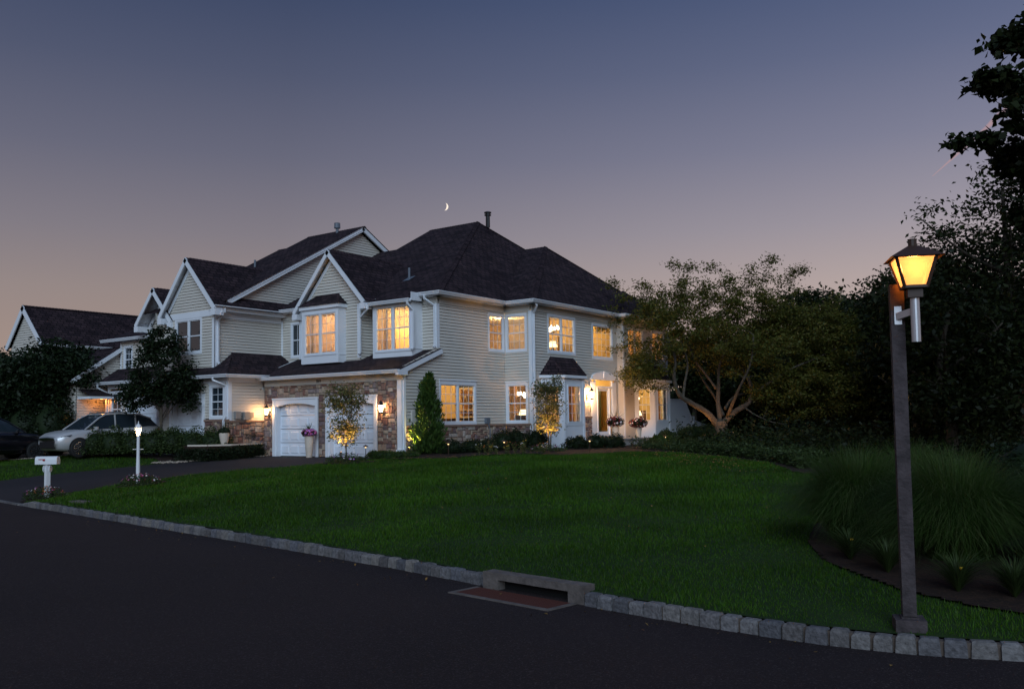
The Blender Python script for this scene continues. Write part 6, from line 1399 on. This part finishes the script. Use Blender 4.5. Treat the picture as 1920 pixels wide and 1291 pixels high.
# ------------------------------------------------------------------ cars
def suv(name,cx,y0,y1,zg,W,H,front,paint,label,seg='suv'):
    """car parked along Y; front=-1 nose towards -Y"""
    Lc=y1-y0; T=empty(name,(cx,(y0+y1)/2,zg),label,'car'); S=lambda t:(y0+t*Lc) if front<0 else (y1-t*Lc)
    # stations: t along car from nose, (z_low, z_belt, half width at belt, half width low)
    st=[(0,.42,.72,.60,.56),(.02,.30,.80,.74,.68),(.07,.24,.90,.86,.80),(.16,.22,.98,.92,.90),(.28,.22,1.03,.92,.92),(.45,.22,1.05,.92,.92),(.70,.22,1.08,.92,.92),(.86,.24,1.12,.91,.90),(.95,.28,1.12,.87,.84),(.985,.36,1.06,.80,.76),(1.0,.50,.95,.70,.66)]
    hs=H/1.68; V=[];rings=[]
    for t,zl,zb,hw,hl in st:
        y=S(t); w=W/1.84; hw*=w; hl*=w
        half=[(0,zl),(hl*.8,zl),(hl,zl+.08),(hw,zl+(zb-zl)*.45),(hw*.985,zb-.12),(hw*.93,zb-.02),(hw*.80,zb+.015),(0,zb+.03)]
        pts=[(cx+p,y,zg+q*hs) for p,q in half]+[(cx-p,y,zg+q*hs) for p,q in half[::-1][1:-1]]
        rings.append(pts)
    b=MB(); n=len(rings[0])
    for R in rings: b.v+=R
    for i in range(len(rings)-1):
        for j in range(n): b.f.append((i*n+j,i*n+(j+1)%n,(i+1)*n+(j+1)%n,(i+1)*n+j)); b.m.append(0); b.uv.append(None)
    for e in (0,len(rings)-1): b.f.append(tuple(e*n+j for j in range(n))); b.m.append(0); b.uv.append(None)
    b.build('body',paint,T,smooth=True)
    # greenhouse
    gh=[(.24,1.03,.80,.80),(.30,1.22,.79,.74),(.38,1.48,.78,.66),(.44,1.60,.78,.62),(.58,1.66,.78,.62),(.78,1.62,.78,.62),(.90,1.46,.76,.62),(.97,1.14,.74,.70)]
    b=MB(); w=W/1.84; rg=[]
    for t,zt,hb,ht in gh:
        y=S(t); rg.append([(cx+hb*w,y,zg+1.05*hs*.98),(cx+ht*w,y,zg+(zt-.03)*hs),(cx+(ht-.08)*w,y,zg+zt*hs),(cx-(ht-.08)*w,y,zg+zt*hs),(cx-ht*w,y,zg+(zt-.03)*hs),(cx-hb*w,y,zg+1.05*hs*.98)])
    for R in rg: b.v+=R
    for i in range(len(rg)-1):
        for j in range(5):
            mm=1 if (j in(0,4)) else 0
            if j in (1,2,3) and i<3: mm=1
            if j in (1,2,3) and i>=6: mm=1
            b.f.append((i*6+j,i*6+j+1,(i+1)*6+j+1,(i+1)*6+j)); b.m.append(mm); b.uv.append(None)
    b.f.append(tuple(range(6))); b.m.append(1); b.uv.append(None); b.f.append(tuple(range(42,48))[::-1]); b.m.append(1); b.uv.append(None)
    b.build('cabin',[paint,M_DGLASS],T)
    chrome=mat('chrome_strip',(.6,.6,.62),.2,metal=1)
    for sd in (1,-1):
        b=MB(); X=lambda h:cx+sd*h*w
        for t,zt in ((.53,1.64),(.73,1.62)): b.tube([(X(.785),S(t),zg+1.03*hs),(X(.625),S(t+.01),zg+(zt)*hs)],.03,4)
        b.tube([(X(.80),S(.24),zg+1.03*hs),(X(.665),S(.385),zg+1.47*hs),(X(.63),S(.45),zg+1.60*hs),(X(.63),S(.58),zg+1.65*hs),(X(.63),S(.78),zg+1.61*hs),(X(.64),S(.9),zg+1.45*hs)],.03,5); b.build('window_pillars',paint,T)
        b=MB(); b.tube([(X(.81),S(.27),zg+1.045*hs),(X(.80),S(.6),zg+1.055*hs),(X(.78),S(.92),zg+1.10*hs)],.012,4); b.build('window_trim',chrome,T)
        b=MB(); b.tube([(X(.62),S(.46),zg+1.66*hs),(X(.60),S(.5),zg+1.70*hs),(X(.60),S(.76),zg+1.69*hs),(X(.62),S(.80),zg+1.64*hs)],.018,5); b.build('roof_rail',chrome,T)
        b=MB(); b.hexa([(X(.84),S(.31),zg+1.0*hs),(X(1.02),S(.32),zg+1.02*hs),(X(1.02),S(.335),zg+1.02*hs),(X(.84),S(.335),zg+1.0*hs),(X(.86),S(.31),zg+1.13*hs),(X(1.02),S(.32),zg+1.14*hs),(X(1.02),S(.335),zg+1.14*hs),(X(.86),S(.335),zg+1.13*hs)]); b.build('mirror',paint,T)
        for t in (.47,.67): b=MB(); b.tube([(X(.935),S(t),zg+.88*hs),(X(.935),S(t+.045),zg+.885*hs)],.014,5); b.build('door_handle',chrome,T)
        b=MB(); b.poly([(X(.60),S(.012),zg+.74*hs),(X(.80),S(.045),zg+.80*hs),(X(.90),S(.115),zg+.86*hs),(X(.885),S(.10),zg+.78*hs),(X(.76),S(.03),zg+.69*hs),(X(.60),S(.006),zg+.68*hs)]); b.build('headlight',mat('headlight_glass',(.06,.065,.08),.55,spec=.3),T)
        b=MB(); b.hexa([(X(.62),S(.99),zg+.86*hs),(X(.93),S(.955),zg+.88*hs),(X(.935),S(.92),zg+.90*hs),(X(.62),S(.95),zg+.88*hs),(X(.62),S(.99),zg+1.0*hs),(X(.91),S(.955),zg+1.02*hs),(X(.915),S(.92),zg+1.03*hs),(X(.62),S(.95),zg+1.0*hs)]); b.build('taillight',mat('taillight',(.25,.01,.01),.3),T)
        b=MB(); b.tube([(X(.93),S(.24),zg+.40*hs),(X(.935),S(.76),zg+.40*hs)],.02,4); b.build('sill_strip',chrome if seg!='suv' else M_BLACK,T)
        for t in (.175,.80):
            b=MB(); y=S(t); k=14; R=.40
            for a in range(k):
                t0=math.pi*a/k-.15; t1=math.pi*(a+1)/k-.15
                b.poly([(X(.945),y+R*math.cos(t0),zg+.34+R*math.sin(t0)),(X(.945),y+R*math.cos(t1),zg+.34+R*math.sin(t1)),(X(.945),y+.33*math.cos(t1),zg+.34+.33*math.sin(t1)),(X(.945),y+.33*math.cos(t0),zg+.34+.33*math.sin(t0))])
            b.poly([(X(.935),y+.36*math.cos(a*.4488),zg+.34+.36*math.sin(a*.4488)) for a in range(14)]); b.build('wheel_arch',M_BLACK,T)
            wl=empty('wheel',(0,0,0),None,None); wl.parent=T
            b=MB(); Lx=X(.74); Rx=X(.965)
            def cyl(x0,x1,r0,r1,z=0):
                A=[(x0,y+r0*math.cos(q*math.pi/12),zg+.34+r0*math.sin(q*math.pi/12)) for q in range(24)]; B2=[(x1,y+r1*math.cos(q*math.pi/12),zg+.34+r1*math.sin(q*math.pi/12)) for q in range(24)]
                for q in range(24): b.poly([A[q],A[(q+1)%24],B2[(q+1)%24],B2[q]],z)
                b.poly(B2,z)
            cyl(Lx,Rx-sd*.02,.34,.34); cyl(Rx-sd*.02,Rx,.34,.30); b.build('tyre',mat('tyre_rubber',(.015,.015,.015),.8),wl)
            b=MB()
            for q in range(10):
                a=q*math.pi/5; b.tube([(Rx+sd*.004,y+.05*math.cos(a),zg+.34+.05*math.sin(a)),(Rx+sd*.004,y+.22*math.cos(a),zg+.34+.22*math.sin(a))],.014,4)
            b.tube([(Rx+sd*.004,y+.225*math.cos(q*math.pi/12),zg+.34+.225*math.sin(q*math.pi/12)) for q in range(25)],.012,4); b.build('rim',chrome,wl)
    b=MB(); b.hexa([(cx-.55*w,S(-.002),zg+.36*hs),(cx+.55*w,S(-.002),zg+.36*hs),(cx+.55*w,S(.02),zg+.36*hs),(cx-.55*w,S(.02),zg+.36*hs),(cx-.5*w,S(-.001),zg+.60*hs),(cx+.5*w,S(-.001),zg+.60*hs),(cx+.5*w,S(.02),zg+.60*hs),(cx-.5*w,S(.02),zg+.60*hs)]); b.build('grille',M_BLACK,T)
    return T
P_SILVER=mat('silver_paint',(.52,.52,.52),.3,metal=.3); P_BLACK=mat('black_paint',(.006,.006,.008),.12,spec=.8)
suv('parked_car',-33.45,17.05,21.3,.12,1.84,1.66,-1,P_SILVER,'silver compact SUV parked nose out beside the hedge')
suv('parked_car',-37.4,14.3,18.95,-.02,1.9,1.74,1,P_BLACK,'black SUV at the left edge with bright window trim','black')

# ------------------------------------------------------------------ in the sky
def moon():
    M=Vector((-568.9,685.8,215.7)); d=Vector((M.x,M.y,M.z-CAMZ)).normalized(); r=d.cross(Vector((0,0,1))).normalized(); u=r.cross(d)
    R=3.7; b=MB(); k=28; outer=[];inner=[]
    for i in range(k+1):
        t=-math.pi*.52+math.pi*1.04*i/k; o=Vector((math.cos(t),math.sin(t))); e=Vector((math.cos(t)*.52,math.sin(t)))
        a=-.18; rt=lambda v:Vector((v.x*math.cos(a)-v.y*math.sin(a),v.x*math.sin(a)+v.y*math.cos(a)))
        outer.append(rt(o)*R); inner.append(rt(e)*R)
    for (o0,i0),(o1,i1) in zip(list(zip(outer,inner))[:-1],list(zip(outer,inner))[1:]):
        q=lambda v,z:tuple(M+r*(v.x-2.0)+u*v.y+d*z)
        b.hexa([q(i0,0),q(o0,0),q(o1,0),q(i1,0),q(i0,.5),q(o0,.5),q(o1,.5),q(i1,.5)])
    o=b.build('moon',emis('moonlight',(1,.86,.72),1.1),loc=tuple(M)); tag(o,'thin crescent moon above the ridge of the house','moon')
moon()
def contrail():
    P=[Vector(p) for p in ((-287,1613,397),(-248,1639,437),(-210,1663,476),(-194,1673,495),(-153,1700,530),(-100,1740,590))]
    b=MB(); b.tube(P,[.5,2.6,4.2,5.5,7,9],10,cap=False)
    m=bpy.data.materials.new('contrail_vapour'); m.use_nodes=True; N,L=nodes(m); N.remove(N['Principled BSDF'])
    e=N.new('ShaderNodeEmission'); e.inputs[0].default_value=(.62,.33,.30,1); t=N.new('ShaderNodeBsdfTransparent'); mx=N.new('ShaderNodeMixShader')
    tc=N.new('ShaderNodeTexCoord'); n=N.new('ShaderNodeTexNoise'); n.inputs['Scale'].default_value=.03; n.inputs['Detail'].default_value=5; L.new(tc.outputs['Object'],n.inputs['Vector'])
    lw=N.new('ShaderNodeLayerWeight'); lw.inputs[0].default_value=.35; sb=N.new('ShaderNodeMath'); sb.operation='SUBTRACT'; sb.inputs[0].default_value=.95; L.new(lw.outputs['Facing'],sb.inputs[1])
    ml=N.new('ShaderNodeMath'); ml.operation='MULTIPLY'; L.new(sb.outputs[0],ml.inputs[0]); L.new(n.outputs[0],ml.inputs[1]); ml.use_clamp=True; n.inputs['Scale'].default_value=.02; sb.inputs[0].default_value=.62
    L.new(ml.outputs[0],mx.inputs[0]); L.new(t.outputs[0],mx.inputs[1]); L.new(e.outputs[0],mx.inputs[2]); L.new(mx.outputs[0],N['Material Output'].inputs[0])
    o=b.build('contrail',m,loc=tuple(P[0]),smooth=True); tag(o,'faint pink vapour trail in the sky at the upper right','vapour trail')
contrail()
def far_wood():
    rng=np.random.default_rng(990); n=150000; x=rng.uniform(-34,14,n); d=rng.uniform(0,5,n); y=np.interp(x,[-34,-20,-8,2,14],[60,61,57,50,46])+d
    top=np.interp(x,[-34,-26,-20,-14,-8,0,14],[4.2,4.4,4.6,6.0,6.6,9,10])*(1+.10*np.sin(x*1.1)+.07*np.sin(x*2.7+1)); z=-1+rng.uniform(0,1,n)**.9*top
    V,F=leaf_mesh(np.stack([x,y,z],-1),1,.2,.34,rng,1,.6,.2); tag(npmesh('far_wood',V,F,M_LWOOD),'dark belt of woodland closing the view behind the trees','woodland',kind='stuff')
far_wood()
